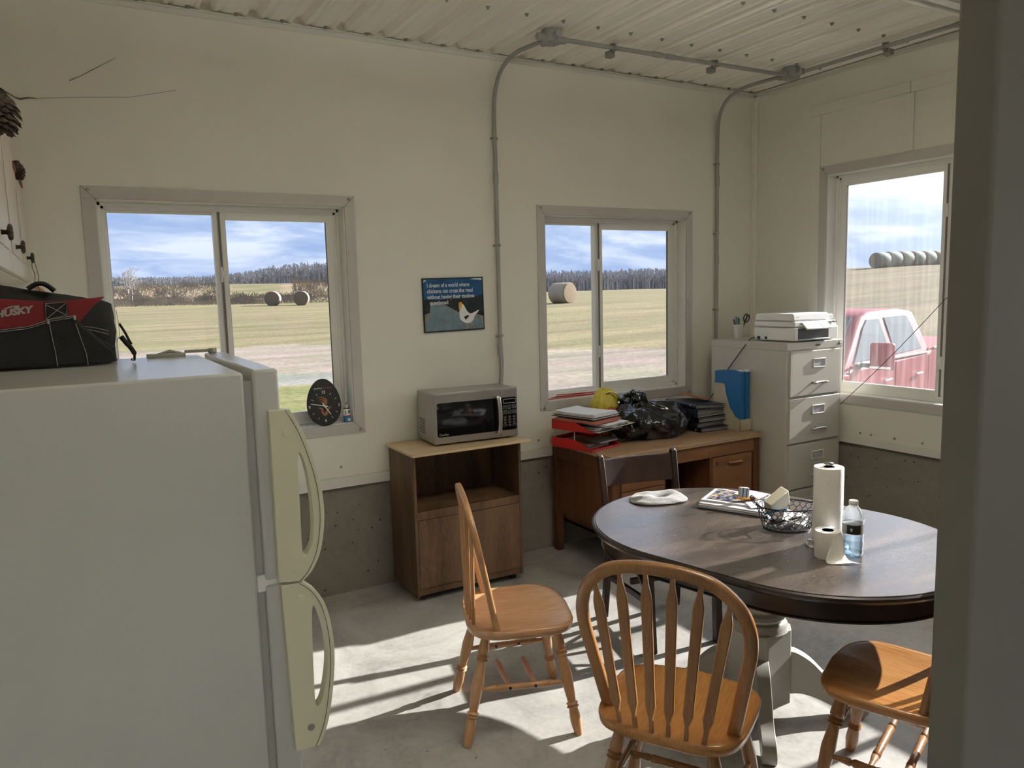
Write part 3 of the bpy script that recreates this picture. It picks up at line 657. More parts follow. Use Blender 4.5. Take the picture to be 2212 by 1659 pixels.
lp = lambda t: cA.lerp(cB, t); ax = (cB-cA)
conduit('grey conduit along the ceiling between the two round boxes', [cA, cB], curve=False, clips=[(lp(t), ax, (0, 0, 1)) for t in (.20, .66)], couplings=[(lp(.39), ax), (lp(.45), ax)])
cC, cD = V((-.300, -.67, H-.045)), V((-.235, -3.54, H-.045))
conduit('grey conduit along the ceiling running from the corner box toward the viewer', [cC, cD], curve=False, clips=[(cC.lerp(cD, .205), cD-cC, (0, 0, 1))], couplings=[(cC.lerp(cD, .36), cD-cC)])
for nm, p, lab, dirs in (('junction_box', bx1, 'round grey junction box on the ceiling, nearer the picture middle', [(.02, 1, 0), (1, 0, 0), (-1, 0, 0), (-.1, -1, 0)]), ('junction_box', bx2, 'round grey junction box on the ceiling near the corner', [(-.1, 1, 0), (-1, 0, 0), (.1, -1, 0)])):
    rt = thing(nm, lab, 'junction box', p, group='round ceiling boxes')
    mb = MB(); mb.lathe([(.052, .045), (.056, .040), (.056, -.016), (.050, -.020)], 22); mb.build('box', 'pvc', rt, smooth=40)
    mb = MB(); mb.lathe([(0, -.028), (.050, -.028), (.058, -.024), (.058, -.016)], 22)
    for a in range(4): mb.lathe([(.006, -.016), (.006, -.030), (0, -.031)], 8, Matrix.Translation((.045*cos(a*pi/2+.7), .045*sin(a*pi/2+.7), 0)))
    mb.build('cover', 'pvc', rt, smooth=40)
    for d in dirs:
        d = V(d).normalized(); mb = MB(); mb.along(d*.045, d*.095, [(0, .022), (.6, .022), (.65, .019), (1, .019)], 14); mb.build('hub', 'pvc', rt, smooth=40)
for t, (a, b, dv_) in enumerate(((cA, cB, .20), (cA, cB, .66), (cC, cD, .205))):
    q = a.lerp(b, dv_); d = (b-a).normalized(); s_ = d.cross(V((0, 0, 1))).normalized()
    mb = MB(); T_ = frame_T(q, d, s_)
    mb.box(-.005, .005, -.05, .05, .018, .024, T=T_).box(-.022, .022, -.055, -.015, .012, .046, T=T_).box(-.006, .006, -.03, -.018, -.03, .02, T=T_).box(-.010, .010, -.02, .02, -.022, -.014, T=T_)
    tag(mb.build('conduit_hanger', 'pvcd', bevel=.002), ['grey strut clamp on the ceiling conduit just right of the middle box', 'grey strut clamp halfway along the ceiling conduit', 'grey strut clamp on the conduit along the right wall'][t], 'clamp', 'ceiling conduit clamps')
# fluorescent strip light (off), partly in view at the top right
fl = thing('ceiling_light', 'white strip light fitting on the ceiling, top right edge of the view', 'light', (-.86, -1.86, H))
MB().box(-.64, .64, -.065, .065, -.055, 0).build('housing', 'white', fl, bevel=.012, seg=3)
MB().tube([(-.6, -.03, -.075), (.6, -.03, -.075)], .014, 12).build('tube', 'ceramic', fl, smooth=60)
MB().tube([(-.6, .03, -.075), (.6, .03, -.075)], .014, 12).build('tube', 'ceramic', fl, smooth=60)
# ================================================================== FRIDGE
FR = thing('refrigerator', 'white top-freezer refrigerator with cream handles, seen from its side', 'refrigerator', (-4.255, -2.50, 0))
FH = 1.572; FW = .685
mb = MB().box(-.64, -.022, 0, FW, .05, FH); mb.build('body', 'fridge', FR, bevel=.006)
MB().box(-.60, -.03, .02, FW-.02, 0.0, .05).build('base', 'black', FR)
zs = at(598, 1256, Y=-2.50).z
MB().box(-.024, -.004, .012, FW-.012, .09, FH-.02).build('gasket', 'greyp', FR)
MB().box(-.004, .052, -.002, FW, zs+.006, FH+.004).build('freezer_door', 'fridge', FR, bevel=.007, seg=3)
MB().box(-.004, .052, -.002, FW, .09, zs-.006).build('door', 'fridge', FR, bevel=.007, seg=3)
MB().box(-.022, .04, .004, .03, zs-.02, zs+.02).build('middle_hinge', 'white', FR, bevel=.003)
hy = -2.515
def hand(pix, hole, nm='handle'):
    po = [(at(x, y, Y=hy).x+4.255, at(x, y, Y=hy).z) for x, y in pix]; ho = [(at(x, y, Y=hy).x+4.255, at(x, y, Y=hy).z) for x, y in hole]
    co = [(p.x, p.y) for p in catmull([(a, b, 0) for a, b in ho], 5, True)]
    mb = MB(); T_ = Matrix(((1, 0, 0, 0), (0, 0, 1, -.018), (0, 1, 0, 0), (0, 0, 0, 1)))
    sm = po[:2]+[(p.x, p.y) for p in catmull([(a, b, 0) for a, b in po[1:-1]], 5)][1:]+po[-1:]
    mb.prism(sm, 0.0, .030, T_, holes=[co]); o = mb.build(nm, 'fridgecream', FR, bevel=.004, seg=3)
    # seam between shell and grip
    ins = [((p.x-.010), p.y) for p in catmull([(a, b, 0) for a, b in po[1:-1]], 5)]
    MB().tube([(x, -.0185, z) for x, z in ins], .0009, 4).build('handle_seam', 'gasket', o); return o
h1 = hand([(580, 888), (625, 884), (655, 935), (680, 1000), (695, 1060), (700, 1120), (693, 1185), (675, 1230), (655, 1254), (603, 1258)],
     [(643, 983), (655, 992), (667, 1040), (675, 1100), (676, 1160), (667, 1190), (657, 1198), (652, 1180), (647, 1080)])
h2 = hand([(607, 1265), (655, 1257), (685, 1278), (708, 1320), (721, 1390), (721, 1460), (712, 1540), (700, 1585), (690, 1608), (640, 1622)],
     [(674, 1315), (685, 1318), (700, 1360), (707, 1420), (700, 1490), (690, 1520), (681, 1515), (676, 1420)])
for (px, py), o, ms in (((619, 937), h1, 'fridgecream'), ((642, 1232), h1, 'fridgecream'), ((650, 1293), h2, 'fridgecream'), ((673, 1571), h2, 'screw')):
    q = at(px, py, Y=hy-.004); MB().lathe([(0, .0025), (.008, .002), (.009, 0)], 16, frame_T(V((q.x+4.255, -.018, q.z)), (1, 0, 0), (0, 0, 1))).build('screw_cap' if ms != 'screw' else 'screw', ms, o, smooth=50)
mb = MB().box(-.16, -.06, FW-.05, FW-.015, FH, FH+.010).box(-.06, .02, FW-.035, FW-.02, FH+.008, FH+.016).tube([(-.14, FW-.03, FH+.004), (-.10, FW-.03, FH+.016), (-.07, FW-.03, FH+.008)], .005, 8).lathe([(.012, FH+.004), (.012, FH+.018), (0, FH+.018)], 12, Matrix.Translation((.015, FW-.03, 0)))
mb.build('top_hinge', 'pvcd', FR, bevel=.002)
# ================================================================== WALL CUPBOARDS (left)
CP = thing('wall_cupboard', 'white wall cupboard with dark knobs at the left edge, above the refrigerator', 'cupboard', (-4.742, 0, 1.83))
M['cupdoor'] = mat('cream_cupboard_paint', (.72, .66, .58), .4, var=.03)
MB().box(-.31, -.018, -2.2, -.002, 0, .55).build('body', 'cupdoor', CP, bevel=.002)
for a, b, zt in ((-.62, -.01, .43), (-1.27, -.64, .56), (-1.92, -1.29, .56)):
    d = MB().box(-.016, 0, a, b, .004, zt).box(.0, .004, a+.07, b-.07, .07, zt-.07).build('door', 'cupdoor', CP, bevel=.003)
    kp = V((0, a+.34 if a > -.7 else a+.24, .10)); mb = MB()
    mb.lathe([(.008, 0), (.006, .014), (.009, .020)], 12, Matrix.Translation(kp) @ Matrix.Rotation(pi/2, 4, 'Y'))
    for j in range(8): mb.lathe([(0, .018), (.009, .021), (.010, .026), (.006, .031), (0, .032)], 8, Matrix.Translation(kp+V((0, .013*cos(j*pi/4), .013*sin(j*pi/4)))) @ Matrix.Rotation(pi/2, 4, 'Y'))
    mb.lathe([(.016, .019), (.017, .027), (0, .033)], 12, Matrix.Translation(kp) @ Matrix.Rotation(pi/2, 4, 'Y')); mb.build('knob', 'nest', d, smooth=50)
MB().box(-.02, .006, -2.2, -.64, .565, .60).box(-.02, .006, -.66, -.01, .43, .45).build('cornice', 'brownfolder', CP)
def scaly(name, label, p, r, h, seed):
    random.seed(seed); mb = MB()
    for k in range(90):
        t = k/90; a = k*2.4; rr = r*(sin(pi*min(1, t*1.05+.05))**.6); c = V((rr*.8*cos(a), rr*.8*sin(a), h*(t-.5))); o_ = V((cos(a), sin(a), -.9)).normalized(); s_ = V((-sin(a), cos(a), 0)); w = r*.42
        mb.add([c-s_*w*.6, c+s_*w*.6, c+o_*w*1.5+s_*w*.7, c+o_*w*2.0, c+o_*w*1.5-s_*w*.7, c+o_*w*.8+V((cos(a), sin(a), .4))*.006], [(0, 1, 5), (1, 2, 5), (2, 3, 5), (3, 4, 5), (4, 0, 5), (4, 3, 2, 1, 0)])
    mb.lathe([(0, -h/2), (r*.7, -h*.2), (r*.75, h*.1), (0, h/2)], 12)
    return tag(mb.build(name, 'nest', loc=p), label, 'cone')
q = at(12, 250, X=-4.70); q.x = -4.70
scaly('pine_cone', 'large scaly grey-brown dried cone hanging by the cupboard top, left edge', V((-4.722, -1.50, 2.30)), .040, .12, 4)
scaly('pine_cone', 'small scaly dried cone lower down at the far cupboard corner', V((-4.735, -.46, 2.28)), .022, .07, 5)
mb = MB(); y0 = -.32
mb.tube(catmull([(-4.718, y0+.02, 1.93), (-4.722, y0+.04, 1.89), (-4.716, y0+.09, 1.86), (-4.72, y0+.07, 1.82), (-4.718, y0+.08, 1.79)], 6), .0015, 5).tube(catmull([(-4.71, y0-.02, 1.92), (-4.705, y0+.0, 1.88), (-4.70, y0-.03, 1.85), (-4.704, y0, 1.80), (-4.70, y0+.0, 1.78)], 6), .0015, 5)
cord = tag(mb.build('curly_ornament', 'cobweb'), 'curly wire with small pink wooden pendant hanging from a cupboard knob', 'ornament')
MB().tube([(-4.73, y0+.1, 1.805), (-4.70, y0+.04, 1.79), (-4.67, y0-.02, 1.755)], [.006, .014, .006], 8).build('pendant', 'pink', cord, smooth=60)
mb = MB(); pts = [at(x, y, Y=-.004) for x, y in ((0, 192), (14, 199), (30, 209), (42, 214), (62, 211), (82, 213))]; mb.tube(pts, [.002, .003, .002, .004, .003, .001], 5)
mb.tube([at(x, y, Y=-.003) for x, y in ((82, 212), (180, 210), (280, 210), (380, 195))], .0008, 4).tube([at(x, y, Y=-.004) for x, y in ((150, 174), (175, 164), (195, 153), (250, 125))], [.002, .0012, .0015, .0008], 4)
tag(mb.build('cobweb', 'cobweb'), 'dusty brown cobweb strands on the wall above the left window', 'cobweb')
# ================================================================== CHAIRS
turn = [(0, .012), (.03, .013), (.16, .019), (.20, .020), (.215, .014), (.23, .021), (.245, .014), (.26, .0215), (.275, .015), (.30, .016), (.46, .021), (.60, .018), (.70, .0145), (.715, .021), (.73, .0145), (.745, .0215), (.76, .015), (.80, .018), (.88, .020), (.97, .0155), (1, .014)]
turn = [(t, r*1.12) for t, r in turn]
def strt(k): return [(0, .008), (.12, .009), (.2, .013), (.215, .009), (.24, .014)] + [(.36+.028*i, .0135 if i % 2 else .0115) for i in range(11)] + [(.76, .014), (.785, .009), (.80, .013), (.88, .009), (1, .008)]
def seat_mesh(w=.47, d=.43, ztop=.452, th=.040, mb=None):
    mb = mb or MB(); n = 48; ringf = [0, .2, .4, .6, .78, .9, .97, 1.0]
    def edge(a):
        c, s_ = cos(a), sin(a); q = .26
        x = math.copysign(abs(c)**(2*q), c)*d/2; wy = w/2*(1-.07*(1-(x+d/2)/d)); y = math.copysign(abs(s_)**(2*q), s_)*wy
        if x < 0: x *= .97+.03*abs(s_)
        if x > 0: x *= 1+.03*cos(a*1.0)**2*0
        return x, y
    def dish(x, y):
        u, v = x/(d/2), y/(w/2)
        return -.009*max(0, 1-((u+.15)**2*1.1+v*v))**.8 + .005*max(0, u)*max(0, 1-abs(v)*3) - .010*max(0, u-.55)*2*(1-.0)*abs(v)
    vs = [(0, 0, ztop+dish(0, 0))]; 
    for f in ringf[1:]:
        for j in range(n): x, y = edge(2*pi*j/n); vs.append((x*f, y*f, ztop+dish(x*f, y*f)-(.004 if f == 1 else 0)))
    for f, dz in ((1.012, -.012), (1.0, -.031), (.95, -th)):
        for j in range(n): x, y = edge(2*pi*j/n); vs.append((x*f, y*f, ztop+dz))
    fs = [(0, 1+j, 1+(j+1) % n) for j in range(n)]; R_ = (len(vs)-1)//n
    for i_ in range(R_-1): fs += [(1+i_*n+j, 1+(i_+1)*n+j, 1+(i_+1)*n+(j+1) % n, 1+i_*n+(j+1) % n) for j in range(n)]
    fs.append(tuple(1+(R_-1)*n+j for j in range(n)))
    return mb.add(vs, fs)
def arrow_chair(label, loc, rz, woodm, seatm, broken=False, thin=False):
    rt = thing('arrow_back_chair', label, 'chair', loc, rz, 'oak arrow-back chairs')
    seat_mesh().build('seat', seatm, rt, smooth=50)
    lean = lambda z: -.105-(z-.45)*.20
    hs = [(.190, .44), (.208, .53), (.232, .65), (.247, .735), (.245, .80), (.220, .865), (.160, .920), (.085, .942), (0, .948)]
    pts = [(lean(z), y, z) for y, z in hs]+[(lean(z), -y, z) for y, z in reversed(hs[:-1])]
    P_ = catmull(pts, 5); MB().tube(P_, .0185, 12, flat=(.70, 1.05, .55), up=(1, 0, .22)).build('bow', woodm, rt, smooth=50)
    top = catmull([V((y, z, 0)) for y, z in hs], 12)
    def ztop(y):
        best = min(top[20:], key=lambda p: abs(p.x-abs(y))); return best.y
    for k in range(6):
        f = (k-2.5)/2.5; yb, yt = f*.125, f*.198; zb, zt = .445, ztop(yt)-.012; w = .0165 if not thin else .009
        pr = [(0, .0065), (.10, .0065), (.17, w*.95), (.22, w*.9), (.5, w*.93), (.80, w), (.83, w), (.86, w*.93), (.93, .008), (1, .006)]
        mb = MB(); vs = []
        for t, r in pr:
            z = zb+(zt-zb)*t; y = yb+(yt-yb)*t; x = (-.186-.010*(1-f*f))*(1-t)+lean(zt)*t; th = .0065 if .12 < t < .9 else min(r, .0065)
            for dy, dx in ((-r, -th*.5), (-r*.8, -th), (r*.8, -th), (r, -th*.5), (r, th*.5), (r*.8, th), (-r*.8, th), (-r, th*.5)): vs.append((x+dx, y+dy, z))
        fs = [(i_*8+j, i_*8+(j+1) % 8, (i_+1)*8+(j+1) % 8, (i_+1)*8+j) for i_ in range(len(pr)-1) for j in range(8)]
        mb.add(vs, fs+[tuple(range(8)), tuple((len(pr)-1)*8+j for j in range(8))]); mb.build('spindle', woodm, rt, smooth=35)
    L = {}
    for nm, sx, sy in (('fl', 1, 1), ('fr', 1, -1), ('bl', -1, 1), ('br', -1, -1)):
        a = V((sx*.135, sy*(.150 if sx > 0 else .135), .425)); b = V((sx*.205 if sx > 0 else -.235, sy*(.222 if sx > 0 else .212), 0)); L[nm] = (a, b)
        MB().along(a, b, turn, 16).build('leg', woodm, rt, smooth=50)
    at_ = lambda k, z: L[k][0].lerp(L[k][1], (.425-z)/.425)
    for s_ in ('l', 'r'): MB().along(at_('b'+s_, .205), at_('f'+s_, .205), strt(0), 12).build('stretcher', woodm, rt, smooth=50)
    if not broken:
        for t in (.36, .64):
            a = at_('bl', .205).lerp(at_('fl', .205), t); b = at_('br', .205).lerp(at_('fr', .205), t); MB().along(a, b, strt(1), 12).build('stretcher', woodm, rt, smooth=50)
        MB().along(at_('fl', .30), at_('fr', .30), strt(1), 12).build('stretcher', woodm, rt, smooth=50)
    else:
        for t, dx in ((.36, -.03), (.64, -.02)):
            a = at_('br', .205).lerp(at_('fr', .205), t); b = a+V((dx, .145, .040)); MB().along(a, b, [(0, .008), (.25, .010), (.4, .0135), (.5, .012), (.6, .0135), (.7, .012), (.85, .0135), (.88, .009), (1, .009)], 12).build('broken_stretcher', 'pink', rt, smooth=50)
            for s_ in ('br', 'bl'):
                q = at_(s_, .205).lerp(at_('f'+s_[1], .205), t); ya = V((0, -1 if s_ == 'br' else -1, 0))
                MB().lathe([(0, .0135), (.006, .0135), (.006, .010)], 10, Matrix.Translation(q) @ Matrix.Rotation(pi/2, 4, 'X')).build('dowel_hole', 'black', rt)
    return rt
arrow_chair('oak arrow-back chair seen from its side in front of the microwave cart', (-3.115, -1.622, 0), R(-20), 'oak', 'oakseat', broken=True, thin=False)
arrow_chair('nearest oak arrow-back chair, its back to the viewer, pushed to the table', (-3.047, -2.523, 0), R(32), 'oak3', 'oak3seat')
arrow_chair('oak chair at the right, its seat sunlit and tucked under the table end', (-2.335, -2.795, 0), R(111), 'oak3', 'oak3seat')
# dark square-legged chair behind the table
DC = thing('slat_back_chair', 'dark brown chair with one wide back slat between desk and table', 'chair', (-2.10, -1.37, 0), R(258))
def bar(a, b, w=.034, t=.034, up=(0, 1, 0)): return MB().tube([a, b], 1.0, 4, flat=(1, 1), up=up)
def sqbar(mb, a, b, w, t, up=(0, 1, 0), mi=None):
    a, b = V(a), V(b); z = (b-a).normalized(); x = (V(up)-z*V(up).dot(z)).normalized(); y = z.cross(x); vs = []
    for p in (a, b):
        for i_, j in ((-1, -1), (1, -1), (1, 1), (-1, 1)): vs.append(p+x*(w/2*i_)+y*(t/2*j))
    return mb.add(vs, [(0, 3, 2, 1), (4, 5, 6, 7), (0, 1, 5, 4), (1, 2, 6, 5), (2, 3, 7, 6), (3, 0, 4, 7)], mi)
for s_ in (1, -1):
    mb = MB()
    sqbar(mb, (-.25, s_*.215, 0), (-.195, s_*.205, .43), .032, .036); sqbar(mb, (-.195, s_*.205, .43), (-.285, s_*.215, .86), .032, .034)
    mb.lathe([(.019, 0), (.016, .010), (0, .014)], 10, Matrix.Translation((-.287, s_*.215, .858)))
    mb.build('back_leg', 'darkwood', DC, bevel=.005)
    sqbar(MB(), (0, 0, 0), (0, 0, 1), 1, 1)
    mb = MB(); sqbar(mb, (.215, s_*.18, 0), (.185, s_*.185, .42), .038, .038); mb.build('front_leg', 'darkwood', DC, bevel=.004)
    mb = MB(); sqbar(mb, (-.225, s_*.21, .24), (.20, s_*.182, .24), .030, .018, up=(0, 0, 1)); mb.build('side_stretcher', 'darkwood', DC, bevel=.002)
    mb = MB(); sqbar(mb, (.19, s_*.18, .26), (.05, s_*.19, .40), .022, .016, up=(0, 1, 0)); sqbar(mb, (-.21, s_*.20, .26), (-.08, s_*.19, .40), .022, .016, up=(0, 1, 0)); mb.build('brace', 'darkwood', DC, bevel=.002)
mb = MB(); sqbar(mb, (0, .185, .28), (0, -.185, .28), .020, .030, up=(1, 0, 0)); mb.build('cross_stretcher', 'darkwood', DC, bevel=.002)
mb = MB(); sqbar(mb, (-.215, .20, .33), (-.215, -.20, .33), .020, .034, up=(1, 0, 0)); mb.build('rear_stretcher', 'darkwood', DC, bevel=.002)
mb = MB(); n = 12
for i_ in range(n+1):
    y = -.205+.41*i_/n; bow = -.025*(1-(2*i_/n-1)**2)
    for z, dz in ((.705, 0), (.845, 0)):
        for tx in (-.009, .009): mb.v.append((-.195-(z-.43)*.21+bow+tx, y, z))
for i_ in range(n): b = i_*4; mb.f += [(b, b+4, b+6, b+2), (b+1, b+3, b+7, b+5), (b, b+1, b+5, b+4), (b+2, b+6, b+7, b+3)]; mb.mi += [0]*4
mb.f += [(0, 2, 3, 1), (n*4, n*4+1, n*4+3, n*4+2)]; mb.mi += [0, 0]; mb.build('back_slat', 'darkwood', DC, bevel=.004)
mb = MB(); mb.prism([(-.20, -.20), (.22, -.215), (.225, .215), (-.20, .20)], .425, .448); mb.build('seat', 'darkwood', DC, bevel=.008, seg=3)
mb = MB().box(-.19, .19, .17, .188, .37, .425).box(-.19, .19, -.188, -.17, .37, .425).box(.17, .188, -.17, .17, .37, .425).box(-.20, -.182, -.19, .19, .37, .425); mb.build('seat_rail', 'darkwood', DC, bevel=.002)
# ================================================================== TABLE
TZ = .76; c1 = V((-2.300, -1.975)); c2 = V((-2.207, -2.350)); TR_ = .553
def stadium(rad, n=40):
    d = (c2-c1).normalized(); a0 = math.atan2(d.y, d.x); o = []
    for i_ in range(n+1): a = a0-pi/2+pi*i_/n; o.append((c2.x+rad*cos(a), c2.y+rad*sin(a)))
    for i_ in range(n+1): a = a0+pi/2+pi*i_/n; o.append((c1.x+rad*cos(a), c1.y+rad*sin(a)))
    return o
TB = thing('oval_dining_table', 'oval dining table with dark worn top and grey pedestal base', 'table', (0, 0, 0))
def loft(rads, mb):
    n = None; vs = []
    for rad, z in rads:
        st = stadium(rad); n = len(st); vs += [(x, y, z) for x, y in st]
    k = len(rads); fs = [(i_*n+j, i_*n+(j+1) % n, (i_+1)*n+(j+1) % n, (i_+1)*n+j) for i_ in range(k-1) for j in range(n)]
    return mb.add(vs, fs+[tuple(range(n)), tuple((k-1)*n+j for j in range(n))])
mb = MB(); loft([(TR_-.030, TZ-.030), (TR_-.018, TZ-.030), (TR_-.008, TZ-.024), (TR_-.002, TZ-.014), (TR_-.004, TZ-.006), (TR_-.012, TZ-.002), (TR_-.016, TZ-.003)], mb)
mb.build('edge_moulding', 'espresso', TB, smooth=40)
mb = MB(); loft([(TR_-.05, TZ-.012), (TR_-.018, TZ-.012), (TR_-.018, TZ-.0008), (TR_-.020, TZ)], mb)
tt = mb.build('tabletop', 'tabletop', TB, smooth=20)
d = (c2-c1).normalized(); s2 = V((-d.y, d.x)); mb = MB()
for cc, e in ((c1, .50), (c2, .50), ((c1+c2)/2, .51)):
    if cc is not c1 and cc is not c2: continue
    a, b = cc-s2*e, cc+s2*e; mb.tube([(a.x, a.y, TZ-.0007), (b.x, b.y, TZ-.0007)], .0010, 4)
mb.build('leaf_seam', 'cloth', tt)
mb = MB(); st = stadium(TR_-.048); n = len(st); st2 = stadium(TR_-.070)
mb.add([(x, y, z) for z in (TZ-.095, TZ-.028) for x, y in st]+[(x, y, z) for z in (TZ-.095, TZ-.028) for x, y in st2], [(j, (j+1) % n, n+(j+1) % n, n+j) for j in range(n)]+[(2*n+j, 3*n+j, 3*n+(j+1) % n, 2*n+(j+1) % n) for j in range(n)]+[(j, 2*n+j, 2*n+(j+1) % n, (j+1) % n) for j in range(n)])
loft([(TR_-.053, TZ-.106), (TR_-.043, TZ-.104), (TR_-.042, TZ-.098), (TR_-.052, TZ-.094)], mb)
mb.build('apron', 'espresso', TB, smooth=30)
pc = (c1+c2)/2; pc = V((-2.262, -2.135)); TM = Matrix.Translation((pc.x, pc.y, 0)) @ Matrix.Rotation(R(45), 4, 'Z')
mb = MB(); mb.lathe([(.10, .652), (.13, .645), (.13, .61), (.085, .60), (.08, .585), (.10, .565), (.112, .53), (.113, .49), (.100, .45), (.085, .435), (.083, .428), (.098, .422), (.104, .41), (.098, .398), (.090, .394), (.104, .388), (.112, .375), (.112, .365), (.118, .355)], 36, TM)
mb.build('column', 'greypaint', TB, smooth=35)
mb = MB(); 
for q, zz0, zz1 in ((.108, .045, .36),):
    mb.prism([(q, -q*.62), (q, q*.62), (q*.62, q), (-q*.62, q), (-q, q*.62), (-q, -q*.62), (-q*.62, -q), (q*.62, -q)], zz0, zz1, TM @ Matrix.Rotation(R(45), 4, 'Z'))
mb.lathe([(.055, .02), (.09, .028), (.098, .045)], 24, TM); mb.build('block', 'greypaint', TB, bevel=.005, seg=3)
ftop = [(.09, .26), (.115, .262), (.15, .255), (.20, .225), (.25, .175), (.30, .125), (.34, .10), (.38, .088), (.41, .07), (.425, .045), (.42, .018), (.40, 0)]
fbot = [(.36, 0), (.355, .012), (.31, .03), (.26, .055), (.21, .075), (.16, .085), (.12, .08), (.09, .07)]
for k in range(4):
    Tf = Matrix.Translation((pc.x, pc.y, 0)) @ Matrix.Rotation(R(-45+90*k+3), 4, 'Z') @ Matrix(((1, 0, 0, 0), (0, 0, 1, 0), (0, 1, 0, 0), (0, 0, 0, 1)))
    pl = catmull([(a, b, 0) for a, b in ftop], 3)+catmull([(a, b, 0) for a, b in fbot], 3)
    mb = MB(); mb.prism([(p.x, max(0, p.y)) for p in pl], -.026, .026, Tf); mb.build('foot', 'greypaint', TB, bevel=.006, seg=3)
# ================================================================== DESK
DX0, DX1, DY0, DY1, DZ = -1.905, -.645, -.695, -.020, .75
DK = thing('desk', 'brown wooden double-pedestal desk under the middle window', 'desk', (DX0, DY0, 0)); w, dd = DX1-DX0, DY1-DY0
MB().box(0, w, 0, dd, DZ-.028, DZ).build('desktop', 'desktop', DK, bevel=.004)
for x, y in ((.012, .012), (w-.062, .012), (.012, dd-.062), (w-.062, dd-.062)): MB().box(x, x+.05, y, y+.05, 0, DZ-.028).build('leg', 'deskwood', DK, bevel=.003)
MB().box(.062, w-.062, .016, .034, DZ-.115, DZ-.028).build('front_rail', 'deskfront', DK, bevel=.002)
MB().box(.018, .034, .062, dd-.062, DZ-.115, DZ-.028).build('side_rail', 'deskwood', DK, bevel=.002)
MB().box(.022, .040, .062, dd-.062, .27, DZ-.117).build('side_panel', 'deskwood', DK)
MB().box(.062, w-.062, dd-.05, dd-.035, .35, DZ-.028).build('modesty_panel', 'deskwood', DK)
for nm, a, b in (('left_pedestal', .065, .435), ('right_pedestal', w-.45, w-.065)):
    mb = MB().box(a, a+.016, .024, dd-.06, .20, DZ-.117).box(b-.016, b, .024, dd-.06, .20, DZ-.117).box(a, b, .024, dd-.06, .20, .216).box(a, b, .06, dd-.06, DZ-.13, DZ-.117).box(a+.016, b-.016, dd-.08, dd-.06, .2, DZ-.12)
    pd = mb.build('pedestal', 'deskwood', DK)
    zs_ = [(.225, .40), (.405, .515), (.52, DZ-.120)] if nm[0] == 'l' else [(.225, DZ-.120)]
    for z0, z1 in zs_:
        dr = MB().box(a+.018, b-.018, .014, .034, z0, z1).build('drawer' if nm[0] == 'l' else 'door', 'deskfront', pd, bevel=.002)
        zc = z1-.035 if nm[0] == 'l' else z1-.045; xc = (a+b)/2+(.0 if nm[0] == 'l' else .02)
        MB().tube(catmull([(xc-.052, .016, zc), (xc-.04, -.004, zc+.001), (xc, -.012, zc+.004), (xc+.04, -.004, zc+.001), (xc+.052, .016, zc)], 5), .0065, 8, flat=(1, 1.3)).build('handle', 'oak', dr, smooth=50)
        if nm[0] == 'r': MB().box(a+.045, a+.051, .0125, .016, z1-.055, z1-.030).build('keyhole', 'black', dr)
# ================================================================== MICROWAVE CART
KX0, KX1, KY0, KY1, KT = -3.035, -2.345, -.385, -.022, .850
KT_ = thing('microwave_cart', 'walnut laminate cart with open shelf and two doors under the microwave', 'cart', (KX0, KY0, 0)); w, dd = KX1-KX0, KY1-KY0; t = .017
for a, b in ((0, t), (w-t, w)): MB().box(a, b, 0, dd, .035, KT).build('side_panel', 'cartwood', KT_, bevel=.001)
MB().box(t, w-t, dd-.010, dd-.002, .06, KT).build('back_panel', 'cartwood', KT_)
MB().box(t, w-t, .006, dd-.01, .505, .525).box(t, w-t, .002, .020, .478, .525).build('shelf', 'cartwood', KT_, bevel=.001)
MB().box(t, w-t, .006, dd-.01, .06, .078).box(t, w-t, .004, .018, .042, .076).build('bottom_panel', 'cartwood', KT_)
MB().box(t, w-t, .0, dd-.01, KT-.016, KT).build('top_panel', 'cartwood', KT_)
for k, (a, b) in enumerate(((t+.002, w/2-.0015), (w/2+.0015, w-t-.002))):
    do = MB().box(a, b, -.001, .015, .080, .475).build('door', 'cartwood', KT_, bevel=.001)
    if k:
        xh = w/2+.030; mb = MB()
        mb.tube(catmull([(xh, -.001, .405), (xh, -.014, .39), (xh, -.016, .37), (xh, -.014, .35), (xh, -.001, .335)], 5), .004, 8)
        for z in (.405, .335): mb.lathe([(.011, 0), (.009, .003), (0, .005)], 10, Matrix.Translation((xh, -.001, z)) @ Matrix.Rotation(pi/2, 4, 'X'))
        mb.build('handle', 'nest', do, smooth=50)
for x in (.05, w-.05):
    for y in (.05, dd-.05): MB().lathe([(.012, -.018), (.018, -.012), (.018, .012), (.012, .018)], 14, Matrix.Translation((x, y, .018)) @ Matrix.Rotation(pi/2, 4, 'Y')).build('caster', 'black', KT_, smooth=40)
MB().box(-.022, w+.038, -.055, dd-.004, KT, KT+.014).build('top_board', 'board', KT_, bevel=.0015)
